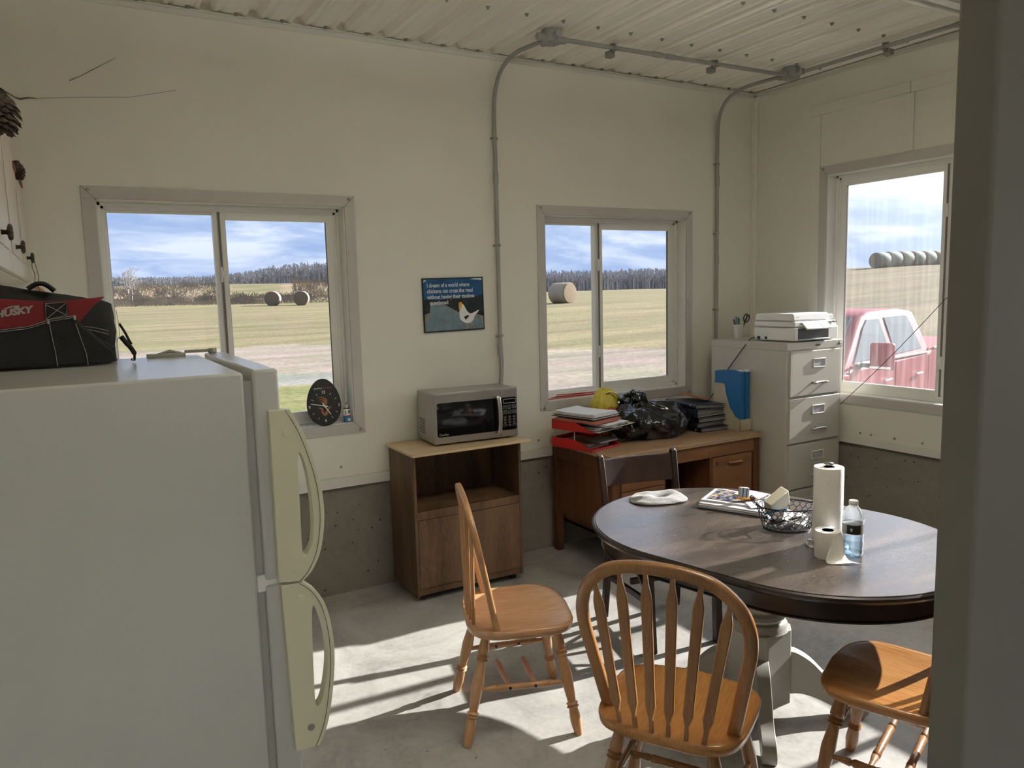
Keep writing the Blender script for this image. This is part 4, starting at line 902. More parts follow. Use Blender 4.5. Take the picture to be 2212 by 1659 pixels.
# ================================================================== FILING CABINET
FX0, FX1, FY0, FY1, FZ = -.610, -.060, -.858, -.185, 1.356
FC = thing('filing_cabinet', 'beige four-drawer steel filing cabinet in the corner', 'filing cabinet', (FX0, FY0, 0)); w, dd = FX1-FX0, FY1-FY0
MB().box(0, w, .006, dd, .02, FZ-.050).build('body', 'cabinet', FC, bevel=.003)
MB().box(-.002, w+.002, 0, dd+.001, FZ-.052, FZ).build('top', 'cabinet', FC, bevel=.004)
MB().box(.02, w-.02, .03, dd, 0, .022).build('plinth', 'cabinet', FC)
dh = (FZ-.060-.05)/4
for k in range(4):
    z1 = FZ-.060-k*dh; z0 = z1-dh+.016; dr = MB().box(.028, w-.028, -.006, .008, z0, z1).build('drawer', 'cabinet', FC, bevel=.003)
    MB().box(.02, w-.02, .002, .0065, z0-.010, z0-.004).build('drawer_gap', 'screw', dr)
    zc = z1-.085; lh = MB(); cxl = w/2+.03
    a, b, e = .062, .030, .006
    lh.box(cxl-a, cxl+a, -.012, -.006, zc+b-e, zc+b).box(cxl-a, cxl+a, -.012, -.006, zc-b, zc-b+e).box(cxl-a, cxl-a+e, -.012, -.006, zc-b, zc+b).box(cxl+a-e, cxl+a, -.012, -.006, zc-b, zc+b)
    lo = lh.build('label_holder', 'chrome' if False else 'ceramic', dr, bevel=.0015); MB().box(cxl-a+.004, cxl+a-.004, -.009, -.006, zc-b+.004, zc+b-.004).build('label_card', 'papergrey', lo)
    zh = z1-.215; MB().tube(catmull([(cxl-.068, -.006, zh), (cxl-.066, -.026, zh), (cxl-.05, -.030, zh), (cxl-.03, -.024, zh+.002), (cxl+.03, -.024, zh+.002), (cxl+.05, -.030, zh), (cxl+.066, -.026, zh), (cxl+.068, -.006, zh)], 4), [.008]*57 if False else .0075, 8, flat=(1, .75)).build('handle', 'silverpaint', dr, smooth=50)
MB().lathe([(.011, 0), (.012, .008), (.009, .012), (0, .012)], 16, frame_T(V((w-.030, 0, FZ-.024)), (1, 0, 0), (0, 0, 1))).build('lock', 'chrome', FC, smooth=40)
MB().box(w/2-.004, w/2+.044, -.003, 0, FZ-.032, FZ-.020).build('maker_plate', 'black', FC, bevel=.002)

# ================================================================== MICROWAVE
MW = thing('microwave', 'stainless microwave oven with black door window standing on the cart', 'microwave', (-2.862, -.302, KT+.0142), R(-3)); w, dd, h = .536, .262, .305
mb = MB().box(0, w, .022, dd, .012, h-.004); mb.build('housing', 'silverpaint', MW, bevel=.004)
mb = MB()
for i_ in range(4):
    for j in range(7): mb.box(-.0008, .002, dd-.035-.022*i_-.014, dd-.035-.022*i_, .055+.0135*j, .055+.0135*j+.007)
mb.build('vents', 'black', MW)
MB().box(0, w, .004, .024, .010, h).build('front_frame', 'silverpaint', MW, bevel=.003)
do = MB().box(.006, .418, -.004, .008, .014, h-.006).build('door', 'brushed', MW, bevel=.002)
def rrect(x0, x1, z0, z1, r, n=6):
    o = []
    for cx, cz, a in ((x1-r, z1-r, 0), (x0+r, z1-r, 90), (x0+r, z0+r, 180), (x1-r, z0+r, 270)):
        for k in range(n+1): t = R(a+90*k/n); o.append((cx+r*cos(t), cz+r*sin(t)))
    return o
Fy = Matrix(((1, 0, 0, 0), (0, 0, -1, 0), (0, 1, 0, 0), (0, 0, 0, 1)))     # x, z outline pushed along -y
MB().prism(rrect(.018, .412, .052, .248, .014), .0035, .0065, Fy).build('door_glass', 'blackgloss', do)
MB().prism(rrect(.014, .414, .048, .252, .016), .003, .0048, Fy, holes=[rrect(.018, .412, .052, .248, .014)]).build('glass_border', 'silverpaint', do)
mb = MB(); txt('Danby', .018, frame_T(V((.028, -.0068, .060)), (1, 0, 0), (0, 0, 1)), mb, sx=1.25); mb.build('door_lettering', 'greyp', do)
MB().tube(catmull([(.392, -.004, .262), (.392, -.030, .262), (.396, -.040, .23), (.400, -.044, .15), (.398, -.040, .07), (.392, -.030, .040), (.392, -.004, .040)], 8), .0125, 12, flat=(.55, 1, .7), up=(0, 1, 0)).build('door_handle', 'brushed', MW, smooth=45)
pn = MB().box(.420, w-.004, -.004, .008, .014, h-.006).build('control_panel', 'brushed', MW, bevel=.002)
MB().prism(rrect(.424, w-.010, .052, .248, .014), .003, .0055, Fy).build('control_glass', 'blackgloss', pn)
mb = MB()
mb.prism(rrect(.438, .522, .212, .238, .006), .005, .0062, Fy, holes=[rrect(.4405, .5195, .2145, .2355, .005)])
for r_, z in enumerate((.196, .183, .166, .153)):
    for c in range(3): mb.prism(rrect(.437+.030*c, .462+.030*c, z-.0042, z+.0042, .004), .005, .0062, Fy, holes=[rrect(.4382+.030*c, .4608+.030*c, z-.003, z+.003, .0029)])
for r_ in range(4):
    for c in range(3):
        x, z = .449+.030*c, .130-.0165*r_; wd = .012 if r_ == 3 and c != 1 else .0075
        mb.prism(rrect(x-wd, x+wd, z-.0055, z+.0055, .0054), .005, .0062, Fy, holes=[rrect(x-wd+.001, x+wd-.001, z-.0045, z+.0045, .0044)])
        if r_ < 3: txt(str(r_*3+c+1), .007, frame_T(V((x-.002, -.0062, z-.0025)), (1, 0, 0), (0, 0, 1)), mb)
        elif c == 1: txt('0', .007, frame_T(V((x-.002, -.0062, z-.0025)), (1, 0, 0), (0, 0, 1)), mb)
mb.build('keypad', 'greyp', pn)
for x in (.05, w-.05):
    for y in (.05, dd-.05): MB().lathe([(.012, 0), (.014, .012)], 12, Matrix.Translation((x, y, 0))).build('foot', 'black', MW)
# ================================================================== SIGN
SG = thing('sign', 'small square picture sign with a chicken crossing a road on the back wall', 'sign', (-2.772, -.004, 1.498)); sw, sh = .409, .325
M['skyblue'] = mat('print_blue', (.022, .11, .27), .3, var=.25, vscale=6, stretch=(1, 1, 2.5), col2=(.010, .045, .13))
M['darkhill'] = mat('print_dark_hill', (.020, .032, .035), .35, var=.4, vscale=40)
M['road'] = mat('print_road', (.17, .25, .30), .35, var=.18, vscale=20)
M['verge'] = mat('print_verge', (.27, .27, .22), .4, var=.2, vscale=40)
MB().box(0, sw, -.006, 0, 0, sh).build('board', 'darkhill', SG, rot=(0, R(-.8), 0))
pic = MB().prism([(.008, .17), (.401, .15), (.401, .317), (.008, .317)], .0065, .0072, Fy, 0)
pic.prism([(.008, .10), (.401, .07), (.401, .215), (.30, .20), (.2, .205), (.1, .19), (.008, .20)], .0070, .0076, Fy, 1)
pic.prism([(.008, .008), (.401, .008), (.401, .085), (.36, .095), (.30, .080), (.24, .11), (.13, .17), (.05, .165), (.045, .12), (.008, .11)], .0074, .0082, Fy, 2)
pic.prism([(.012, .008), (.395, .010), (.398, .06), (.34, .085), (.26, .092), (.20, .115), (.12, .175), (.045, .168), (.042, .12), (.050, .10), (.012, .06)], .0080, .0088, Fy, 3)
pic.prism([(.008, .30), (.03, .31), (.012, .317)], .0066, .0092, Fy, 4).prism([(.32, .312), (.401, .305), (.395, .317), (.35, .317)], .0066, .0092, Fy, 4)
pic.build('picture', ['skyblue', 'darkhill', 'verge', 'road', 'text'], SG, rot=(0, R(-.8), 0))
ch = MB(); T_ = Fy @ Matrix.Translation((.232, .030, 0)) @ Matrix.Diagonal((1.12, 1.18, 1, 1))
body = catmull([(.010, .098, 0), (.028, .112, 0), (.052, .075, 0), (.075, .062, 0), (.125, .078, 0), (.098, .048, 0), (.085, .025, 0), (.06, .012, 0), (.030, .018, 0), (.008, .035, 0), (.004, .065, 0)], 5, True)
ch.prism([(p.x, p.y) for p in body], .0088, .0094, T_, 0)
ch.prism([(p.x, p.y) for p in catmull([(.002, .100, 0), (.004, .120, 0), (.020, .122, 0), (.022, .110, 0), (.010, .085, 0), (.002, .090, 0)], 4, True)], .0092, .0098, T_, 1)
for a, b, c in (((.045, .014), (.048, -.012), (.040, -.014)), ((.062, .016), (.078, .004), (.072, -.010))): ch.tube([T_ @ V((*a, .0095)), T_ @ V((*b, .0095)), T_ @ V((*c, .0095))], .002, 4, 1)
ch.prism([(.030, .045), (.055, .055), (.062, .048), (.040, .030)], .0092, .0098, T_, 2)
ch.build('chicken_picture', ['paper', 'orangeb', 'darkhill'], SG, rot=(0, R(-.8), 0))
mb = MB()
for i_, (s_, x) in enumerate((('I dream of a world where', .028), ('chickens can cross the road', .028), ('without having their motives', .028), ('questioned', .044))):
    txt(s_, .0345, frame_T(V((x, -.0092, .270-.0345*i_)), (1, 0, 0), (0, 0, 1)), mb, sx=.79, bold=.0007)
mb.build('lettering', 'text', SG, rot=(0, R(-.8), 0))
# ================================================================== EGG CLOCK AND OIL TIN on the left window sill
sz = W1[2]+.064
EC = thing('clock', 'black egg-shaped clock leaning in the corner of the left window', 'clock', (-3.395, -.008, sz), 0, rot=(R(-9), 0, 0))
n = 48; egg = []
for k in range(n): a = 2*pi*k/n; egg.append((.097*sin(a)*(1-.13*cos(a)), .137-.137*-cos(a)*1.0 if False else .130+.130*cos(a)+(.004*cos(a))))
MB().prism(egg, -.006, .006, Fy).build('face_plate', 'black', EC, bevel=.002)
mb = MB(); zc = .108
for k in range(12):
    if k % 3 == 0: continue
    a = 2*pi*k/12; p = V((sin(a)*.083, cos(a)*.083, 0)); q = V((sin(a)*.070, cos(a)*.070, 0)); mb.tube([(p.x, -.0068, zc+p.y), (q.x, -.0068, zc+q.y)], .0014, 5)
for s_, x, z in (('12', -.0105, .072), ('3', .078, -.008), ('6', -.005, -.089), ('9', -.090, -.008)): txt(s_, .022, frame_T(V((x, -.0062, zc+z)), (1, 0, 0), (0, 0, 1)), mb, depth=.001, bold=.0005)
txt('poultry', .0145, frame_T(V((-.050, -.0062, .206)), (1, 0, 0), (0, 0, 1)), mb, sx=1.05)
mb.build('numerals', 'text', EC)
M['copper'] = mat('copper_print', (.33, .13, .045), .45)
mb = MB()
for k, rr in enumerate((.042, .030, .019)):
    cpt = [V((-.040+.006*k, zc+.050-.012*k, 0)), V((-.012, zc+.053-.013*k, 0)), V((.012-.002*k, zc+.042-.012*k, 0)), V((.019-.004*k, zc+.022-.006*k, 0)), V((.010-.002*k, zc+.004, 0))]
    c = catmull(cpt, 6); mb.tube([(p.x, -.0064, p.y) for p in c], [.0006+.0042*sin(pi*i_/(len(c)-1)*.75) for i_ in range(len(c))], 6, flat=(1, .15), up=None) if False else mb.prism([(p.x, p.y) for p in c]+[(p.x*.80-.004, p.y-.006*sin(pi*i_/(len(c)-1))-.001) for i_, p in reversed(list(enumerate(c)))], .0060, .0068, Fy)
tail = catmull([(-.040, zc-.008, 0), (-.022, zc-.016, 0), (-.018, zc-.040, 0), (-.004, zc-.056, 0), (.012, zc-.050, 0), (.020, zc-.030, 0), (.026, zc-.020, 0), (.040, zc-.004, 0), (.022, zc-.010, 0), (.006, zc-.030, 0), (-.008, zc-.036, 0), (-.010, zc-.014, 0), (-.022, zc-.006, 0)], 4, True)
mb.prism([(p.x, p.y) for p in tail], .0060, .0068, Fy); mb.build('rooster_print', 'copper', EC)
mb = MB(); txt('partners', .0145, frame_T(V((-.001, -.0062, .206)), (1, 0, 0), (0, 0, 1)), mb, sx=1.05); mb.build('maker_lettering', 'copper', EC)
mb = MB()
for a, L, wd in ((R(-77), .080, .0028), (R(148), .060, .0034)):
    dx, dz = sin(a), cos(a); px, pz = cos(a), -sin(a); mb.prism([(-dx*.02-px*wd, zc-dz*.02-pz*wd), (-dx*.02+px*wd, zc-dz*.02+pz*wd), (dx*L+px*wd*.5, zc+dz*L+pz*wd*.5), (dx*L-px*wd*.5, zc+dz*L-pz*wd*.5)], .009, .0102, Fy)
mb.lathe([(.006, 0), (.006, .011), (0, .012)], 12, Matrix.Translation((0, 0, zc)) @ Matrix.Rotation(pi/2, 4, 'X')); mb.build('hands', 'paper', EC)
M['bluelab'] = mat('blue_label', (.03, .20, .45), .4)
OT = thing('oil_tin', 'small blue, white and red oiling tin with a spout beside the clock', 'oil tin', (-3.262, -.008+.03, sz))
MB().prism(rrect(-.020, .020, -.011, .011, .009), 0, .082).build('can', 'black', OT, bevel=.002)
MB().prism(rrect(-.0204, .0204, -.0114, .0114, .009), .003, .034).build('blue_band', 'bluelab', OT); MB().prism(rrect(-.0204, .0204, -.0114, .0114, .009), .034, .040).build('red_band', 'red', OT)
lb = MB().prism(rrect(-.0204, .0204, -.0114, .0114, .009), .040, .077).build('white_label', 'paper', OT)
mb = MB(); txt('3', .030, frame_T(V((-.019, -.0116, .046)), (1, 0, 0), (0, 0, 1)), mb, bold=.001); mb.box(.004, .016, -.0118, -.0113, .050, .070); mb.build('label_print', 'gasket', lb)
MB().box(.0, .016, -.0120, -.0113, .006, .022).build('label_patch', 'paper', OT)
MB().lathe([(.007, .082), (.006, .090), (.003, .100), (.0025, .106)], 10).build('spout', 'paper', OT, smooth=60); MB().lathe([(.0045, .104), (.004, .110), (0, .118)], 10).build('spout_cap', 'red', OT, smooth=60)
# red pencil-like rods on the sill of the middle window
sz2 = W2[2]+.064
for k, (a, b) in enumerate((((-1.90, .012), (-1.50, .035)), ((-1.86, .026), (-1.47, .020)), ((-1.83, .016), (-1.44, .050)), ((-1.80, .045), (-1.52, .008)))):
    o = MB().tube([(a[0], a[1], sz2+.004+.0065*k), (b[0], b[1], sz2+.004+.0065*k)], .003, 6).build('red_rod', 'red', smooth=60)
    tag(o, ['lowest of the thin red rods on the middle window sill', 'second thin red rod from the bottom on the middle window sill', 'third thin red rod from the bottom on the middle window sill', 'topmost thin red rod on the middle window sill'][k], 'rod', 'thin red rods on the sill')
tag(MB().tube(catmull([(-1.90, -.004, sz2+.003), (-1.855, .045, sz2+.003), (-1.895, .055, sz2+.006), (-1.90, .005, sz2+.003)], 6), .0014, 5).build('wire_loop', 'red', smooth=60), 'small red wire loop at the left end of the red rods', 'wire')
# ================================================================== LETTER TRAYS on the desk
TRT = thing('letter_tray', 'red two-tier letter tray at the left end of the desk', 'letter tray', (-1.925, -.530, DZ), R(16))
def tray(z, mat_='red', w=.285, d=.325, h=.062):
    mb = MB(); mb.box(0, w, 0, d, z, z+.004)
    for x0, x1 in ((0, .004), (w-.004, w)):
        mb.add([(x, y, zz_) for x in (x0, x1) for y, zz_ in ((0, z), (d, z), (d, z+h), (d*.45, z+h), (.02, z+.016), (0, z+.014))], [(0, 1, 2, 3, 4, 5), (11, 10, 9, 8, 7, 6)]+[(i_, (i_+1) % 6, 6+(i_+1) % 6, 6+i_) for i_ in range(6)])
    mb.box(0, w, d-.004, d, z, z+h); mb.box(0, w, 0, .004, z, z+.012); return mb
for z, nm in ((0, 'lower_tray'), (.115, 'upper_tray')): tray(z).build(nm, 'red', TRT, bevel=.0008)
for x in (.012, .273):
    for y in (.15, .31): MB().tube([(x, y, .045), (x, y, .119)], .003, 6).build('post', 'greyp', TRT)
TM_ = Matrix.Translation((-1.925, -.530, DZ)) @ Matrix.Rotation(R(16), 4, 'Z')
def sheet_stack(name, label, cat, x0, x1, y0, y1, z, n, th, matn, jit=.006, rz=0, seed=1, curl=0.0, group=None, T=None, mats=None):
    random.seed(seed); T = T or TM_; c = T @ V(((x0+x1)/2, (y0+y1)/2, z)); rt = None; mb = MB(); hw, hd = (x1-x0)/2, (y1-y0)/2
    for k in range(n):
        dx, dy, a = random.uniform(-jit, jit), random.uniform(-jit, jit), random.uniform(-jit, jit)*4
        q = Matrix.Translation((dx, dy, 0)) @ Matrix.Rotation(a, 4, 'Z'); m_ = 8; vs = []
        for s_ in (0, 1):
            for i_ in range(m_+1):
                for j in (0, 1):
                    u = i_/m_; y = -hd+2*hd*u; cz = curl*(k+1)/n*(max(0, u-.6)**2*4+max(0, .3-u)**2*5)
                    vs.append(q @ V((-hw+2*hw*j, y, th*(k+s_*.8)+cz)))
        o_ = (m_+1)*2; fs = [(i_*2, i_*2+1, i_*2+3, i_*2+2) for i_ in range(m_)]+[(o_+i_*2, o_+i_*2+2, o_+i_*2+3, o_+i_*2+1) for i_ in range(m_)]
        fs += [(i_*2, i_*2+2, o_+i_*2+2, o_+i_*2) for i_ in range(m_)]+[(i_*2+1, o_+i_*2+1, o_+i_*2+3, i_*2+3) for i_ in range(m_)]+[(0, o_, o_+1, 1), (2*m_, 2*m_+1, o_+2*m_+1, o_+2*m_)]
        mb.add(vs, fs, (k % len(mats)) if mats else 0)
    e = T.to_euler(); o = mb.build(name, mats or matn, loc=c, rot=(0, 0, e.z+rz)); return tag(o, label, cat, group)
sheet_stack('papers', 'brownish papers lying in the lower red tray', 'papers', .03, .24, .06, .30, .004, 9, .0035, 'papergrey', mats=['papergrey', 'gasket', 'brownfolder'], seed=2, curl=.006)
sheet_stack('folder_pile', 'dark folders at the front of the lower red tray', 'folders', .10, .272, .010, .15, .036, 3, .004, 'gasket', mats=['gasket', 'papergrey'], seed=3)
sheet_stack('loose_papers', 'loose white papers in the upper red tray, under the red-brown folder', 'papers', .03, .27, -.02, .28, .120, 8, .0032, 'paper', mats=['paper', 'papergrey', 'paper'], seed=4, jit=.012, curl=.004)
cl = sheet_stack('clipboard', 'brown clipboard sticking out in front of the upper red tray', 'clipboard', .10, .325, -.085, .22, .146, 1, .004, 'cream', seed=5)
mb = MB().box(-.03, .04, -.148, -.125, .003, .012).tube([(-.02, -.15, .012), (0, -.153, .020), (.03, -.15, .012)], .0025, 6); mb.build('clip', 'chrome', cl)
sheet_stack('clipped_papers', 'white papers with a metal clip on the brown clipboard', 'papers', .06, .28, -.06, .24, .1505, 5, .003, 'paper', seed=6, jit=.010, mats=['paper', 'papergrey'])
sheet_stack('brown_folder', 'thick red-brown folder lying on the upper red tray', 'folder', .0, .262, -.02, .30, .172, 1, .020, 'brownfolder', seed=7)
sheet_stack('black_binder', 'black binder lying on the red-brown folder, under the white papers', 'binder', .015, .262, .0, .33, .1935, 3, .005, 'navy', seed=8, mats=['navy', 'paper', 'black'])
sheet_stack('white_papers', 'stack of white papers on top of the letter tray pile', 'papers', .01, .235, -.01, .30, .2100, 7, .0026, 'paper', seed=9, jit=.006, curl=.010)
# ================================================================== PLASTIC BAGS
def crumple(name, mats, c, rad, label, cat, seed, amp=.12, freq=3.0, sub=5, flatz=0.0, ridge=.5, neck=None, knot=None):
    
    bm = bmesh.new(); bmesh.ops.create_icosphere(bm, subdivisions=sub, radius=1)
    off = V((seed*7.3, seed*3.1, 0))
    for v in bm.verts:
        p = v.co.copy(); q = p.copy()
        n1_ = 1-abs(MN.noise(p*freq+off))*2; n2_ = 1-abs(MN.noise(p*freq*2.3+off))*2; n3_ = 1-abs(MN.noise(p*freq*5+off*2))*2
        f = 1+amp*(ridge*(n1_-.6)+.45*(n2_-.6)+.28*(n3_-.6))+amp*.9*MN.noise(p*1.3+off)
        if knot is not None:                                  # folds running out from the gathered neck
            kv = p-knot; kd = kv.length; kn_ = kv.normalized(); w_ = V((MN.noise(p*1.7+off), MN.noise(p*1.7-off), 0))*.35
            r1 = 1-abs(MN.noise((kn_+w_*.3)*3.6+V((0, 0, kd*.5))+off))*2; r2 = 1-abs(MN.noise((kn_+w_*.3)*8+V((0, 0, kd*1.1))+off))*2; r3 = MN.noise(p*1.6+off)
            f = 1+amp*(.80*(r1-.6)+.22*(r2-.6)+.8*r3)
        if neck:
            d_ = p.normalized().dot(V(neck).normalized()); 
            if d_ > .90: f *= 1+(d_-.90)*3.2
            elif d_ > .80: f *= .93
        p *= f; v.co = V((p.x*rad[0], p.y*rad[1], max(p.z*rad[2], -flatz if flatz else -9)))
    mb = MB(); mb.add([v.co for v in bm.verts], [tuple(v.index for v in f.verts) for f in bm.faces]); bm.free()
    o = mb.build(name, mats, smooth=45, loc=c); return tag(o, label, cat)
tb = crumple('trash_bag', 'trash', V((-1.262, -.335, DZ+.094)), (.262, .180, .128), 'crumpled black plastic bag lying on the middle of the desk', 'bag', 3, amp=.20, freq=2.4, flatz=.090, sub=6, knot=V((-.6, .5, 1.1)))
kn = crumple('bag_knot', 'trash', V((-1.38, -.20, DZ+.20)), (.100, .075, .075), '', '', 5, amp=.5, freq=1.6, knot=V((0, 0, -1.4)))
kn.parent = tb; kn.location = (-.125, .085, .125); 
for k in ('label', 'category'): 
    if k in kn: del kn[k]
kn.name = 'gathered_top'
low = crumple('bag_fold', 'trash', V((0, 0, 0)), (.125, .16, .105), '', '', 8, amp=.26, freq=2.0, knot=V((.8, .6, 1.2))); low.parent = tb; low.location = (-.235, -.02, .022)
for k in ('label', 'category'):
    if k in low: del low[k]
yb = crumple('shopping_bag', 'yellow', V((-1.555, -.165, DZ+.165)), (.122, .088, .172), 'knotted yellow shopping bag standing behind the letter trays', 'bag', 9, amp=.10, freq=3.0, flatz=.163)
mb = MB(); mb.tube(catmull([(-.03, -.05, .135), (.0, -.075, .145), (.06, -.082, .10), (.085, -.07, .05)], 6), [.010]*19, 8, flat=(.35, 1.6)); mb.build('handle', 'yellow', yb, smooth=60)
mb = MB(); T_ = frame_T(V((-.045, -.078, -.01)), (1, -.15, -.1), (0, .1, 1)); mb.prism(rrect(0, .085, 0, .060, .012), .0, .006, T_, 0); txt('E', .04, T_ @ Matrix.Translation((.02, .018, .006)), mb, 1, depth=.001); txt('=', .04, T_ @ Matrix.Translation((.047, .018, .006)), mb, 1, depth=.001)
mb.build('logo_print', ['orange', 'yellow'], yb)
# ================================================================== BINDERS
def binder(label, x0, y0, z, w, d, t, rz, lab=None, open_=0.0, tilt=(0, 0), pages=True):
    rt = thing('ring_binder', label, 'binder', (x0, y0, z), group='black ring binders stacked on the desk', rot=(tilt[0], tilt[1], rz))
    mb = MB(); mb.box(0, w, 0, d, 0, .003); mb.box(0, w, 0, d, t-.003, t)
    sp = [(-.0, 0), (-.005, t*.2), (-.006, t*.5), (-.005, t*.8), (0, t), (.003, t), (.003, 0)]
    mb.prism(sp, 0, d, Matrix(((1, 0, 0, 0), (0, 0, 1, 0), (0, 1, 0, 0), (0, 0, 0, 1))))
    mb.build('cover', 'navy', rt, bevel=.001)
    if pages:
        mb = MB(); random.seed(int(t*9999)); k = max(3, int(t/.006))
        for i_ in range(k): zz_ = .004+(t-.010)*i_/k; mb.box(.012, w-.012-random.uniform(0, .012), .006+random.uniform(0, .006), d-.008, zz_, zz_+(t-.01)/k*.75, i_ % 2)
        mb.build('pages', ['papergrey', 'gasket'], rt)
    if lab:
        a, b = lab; MB().box(-.0075, -.0055, a, b, t*.30, t*.72).build('spine_label', 'papergrey', rt)
    else:
        for y in (.05, d-.05): MB().lathe([(.007, 0), (.005, .002), (0, .002)], 12, Matrix.Translation((-.006, y, t*.5)) @ Matrix.Rotation(-pi/2, 4, 'Y')).build('rivet', 'chrome', rt)
    return rt
bx, by = -.985, -.455
binder('bottom black ring binder of the stack beside the filing cabinet', bx+.02, by, DZ, .27, .285, .030, R(-3), lab=None)
binder('black ring binder second from the bottom of the stack', bx-.002, by+.012, DZ+.0305, .275, .285, .034, R(3), lab=(.09, .19))
binder('black ring binder in the middle of the stack, with a white spine label', bx+.012, by+.015, DZ+.065, .27, .280, .036, R(-1), lab=(.06, .16))
binder('thickest navy ring binder, second from the top of the stack', bx-.012, by+.0, DZ+.102, .285, .290, .062, R(5), lab=(.11, .20))
binder('topmost black ring binder, lying slanted on the stack', bx-.035, by-.005, DZ+.170, .28, .29, .030, R(2), lab=None, tilt=(R(2), R(4)))
mb = MB(); mb.add([(0, 0, 0), (.16, .02, -.006), (.17, .17, -.004), (.06, .20, .012), (.0, .17, .018), (.0, 0, .004), (.16, .02, -.002), (.17, .17, .000), (.06, .20, .022), (.0, .17, .030)], [(0, 1, 2, 3, 4), (9, 8, 7, 6, 5), (0, 5, 6, 1), (1, 6, 7, 2), (2, 7, 8, 3), (3, 8, 9, 4), (4, 9, 5, 0)])
tag(mb.build('orange_envelope', 'orange', loc=(bx+.075, by+.08, DZ+.222), rot=(0, R(6), R(4)), bevel=.001), 'crumpled orange-brown envelope on top of the binder stack', 'envelope')
# ================================================================== MAGAZINE HOLDER
MH = thing('magazine_holder', 'cream magazine file holding blue folders against the filing cabinet', 'magazine file', (-.726, -.575, DZ)); w, d, h = .108, .25, .315
side = [(0, 0), (d, 0), (d, h), (d*.62, h), (d*.58, h*.97), (d*.54, h*.80), (d*.40, h*.50), (d*.18, h*.30), (0, h*.25)]
Ts = Matrix(((0, 0, 1, 0), (1, 0, 0, 0), (0, 1, 0, 0), (0, 0, 0, 1)))
for x0, x1 in ((0, .0025), (w-.0025, w)): MB().prism(side, x0, x1, Ts).build('side_panel', 'cream', MH)
MB().box(0, w, 0, .0025, 0, h*.25).box(0, w, d-.0025, d, 0, h).box(0, w, 0, d, 0, .0025).build('shell', 'cream', MH)
for k in range(6):
    x = .006+.0165*k; dy = .004*(k % 3)
    bf = tag(MB().prism([(.004+dy, .0), (d-.006, .0), (d-.006, .395), (.06, .410-.002*k), (.004+dy, .405-.002*k)], x, x+.011 if k else x+.013, Ts).build('blue_folder', 'blue', loc=(-.726, -.575, DZ+.003), bevel=.001), ['leftmost blue folder standing in the cream magazine file', 'second blue folder in the cream magazine file', 'third blue folder in the cream magazine file', 'fourth blue folder in the cream magazine file', 'fifth blue folder in the cream magazine file', 'blue folder nearest the cabinet in the magazine file'][k], 'folder', 'blue folders in the magazine file')
    MB().box(x+.001, x+.011, .004+dy, .044, .398, .411+.001*(k % 3)).build('index_tab', 'paper', bf)
# ================================================================== PRINTER, CUP, CORD
PR = thing('printer', 'white multifunction printer on top of the filing cabinet', 'printer', (-.540, -.855, FZ), 0); w, d = .435, .375
Fx = Ts
MB().prism([(.0, .006), (d-.03, .006), (d-.03, .095), (0, .095)], 0, w, Fx).build('base', 'white', PR, bevel=.010, seg=3)
MB().prism([(.004, .097), (d-.03, .097), (d-.03, .135), (.004, .135)], .002, w-.06, Fx).build('scanner', 'white', PR, bevel=.010, seg=3)
MB().prism([(.012, .137), (d-.035, .137), (d-.040, .178), (d-.07, .186), (.02, .186)], .004, w-.085, Fx).build('scanner_lid', 'white', PR, bevel=.010, seg=3)
MB().prism([(.03, .137), (d-.06, .137), (d-.06, .172), (.03, .172)], w-.13, w-.02, Fx).build('feeder', 'white', PR, bevel=.006)
MB().box(w-.012, w+.012, .03, .25, .010, .130).build('side_cover', 'white', PR, bevel=.006)
cav = MB().box(.035, w-.105, -.003, .004, .020, .090).build('paper_slot', 'black', PR)
MB().box(.035, w-.11, -.020, .004, .012, .020).build('output_tray', 'greyp', PR, bevel=.002)
cp_ = MB(); T_ = frame_T(V((.075, -.040, .088)), (1, 0, 0), (0, .75, .66)); cp_.prism(rrect(0, .245, 0, .066, .006), -.012, 0, T_); cpn = cp_.build('control_panel', 'white', PR, bevel=.002)
mb = MB(); mb.prism(rrect(.095, .150, .012, .056, .003), 0, .0012, T_, 0); mb.box(.158, .166, .004, .062, 0, .0012, 1, T=T_)
for x, y in ((.18, .05), (.18, .034), (.18, .018), (.215, .048), (.235, .030)): mb.lathe([(.005, 0), (.005, .0012), (0, .0012)], 12, T_ @ Matrix.Translation((x, y, 0)), 0)
mb.build('panel_keys', ['greyp', 'papergrey'], cpn)
MB().box(.06, w-.02, -.001, .006, .118, .124).box(w-.06, w-.03, -.002, .006, .120, .128).build('feed_gap', 'gasket', PR)
mb = MB(); txt('brother', .011, frame_T(V((.024, .0108, .160)), (1, 0, 0), (0, 0, 1)), mb); mb.build('maker_lettering', 'greyp', PR)
MB().box(-.002, .003, .285, .31, .012, .032).box(-.002, .003, .225, .245, .014, .032).build('ports', 'black', PR)
mb = MB(); mb.box(-.0008, .002, .05, .30, .093, .0955); mb.box(-.0004, .002, .02, .32, .134, .1365); mb.build('body_seams', 'greyp', PR)
cup = thing('pen_cup', 'white faceted cup with pens and scissors on the filing cabinet', 'cup', (-.425, -.262, FZ))
mb = MB(); mb.lathe([(.026, 0), (.031, .012), (.038, .10), (.0355, .10), (.030, .015), (0, .012)], 10); mb.build('cup', 'ceramic', cup, smooth=20)
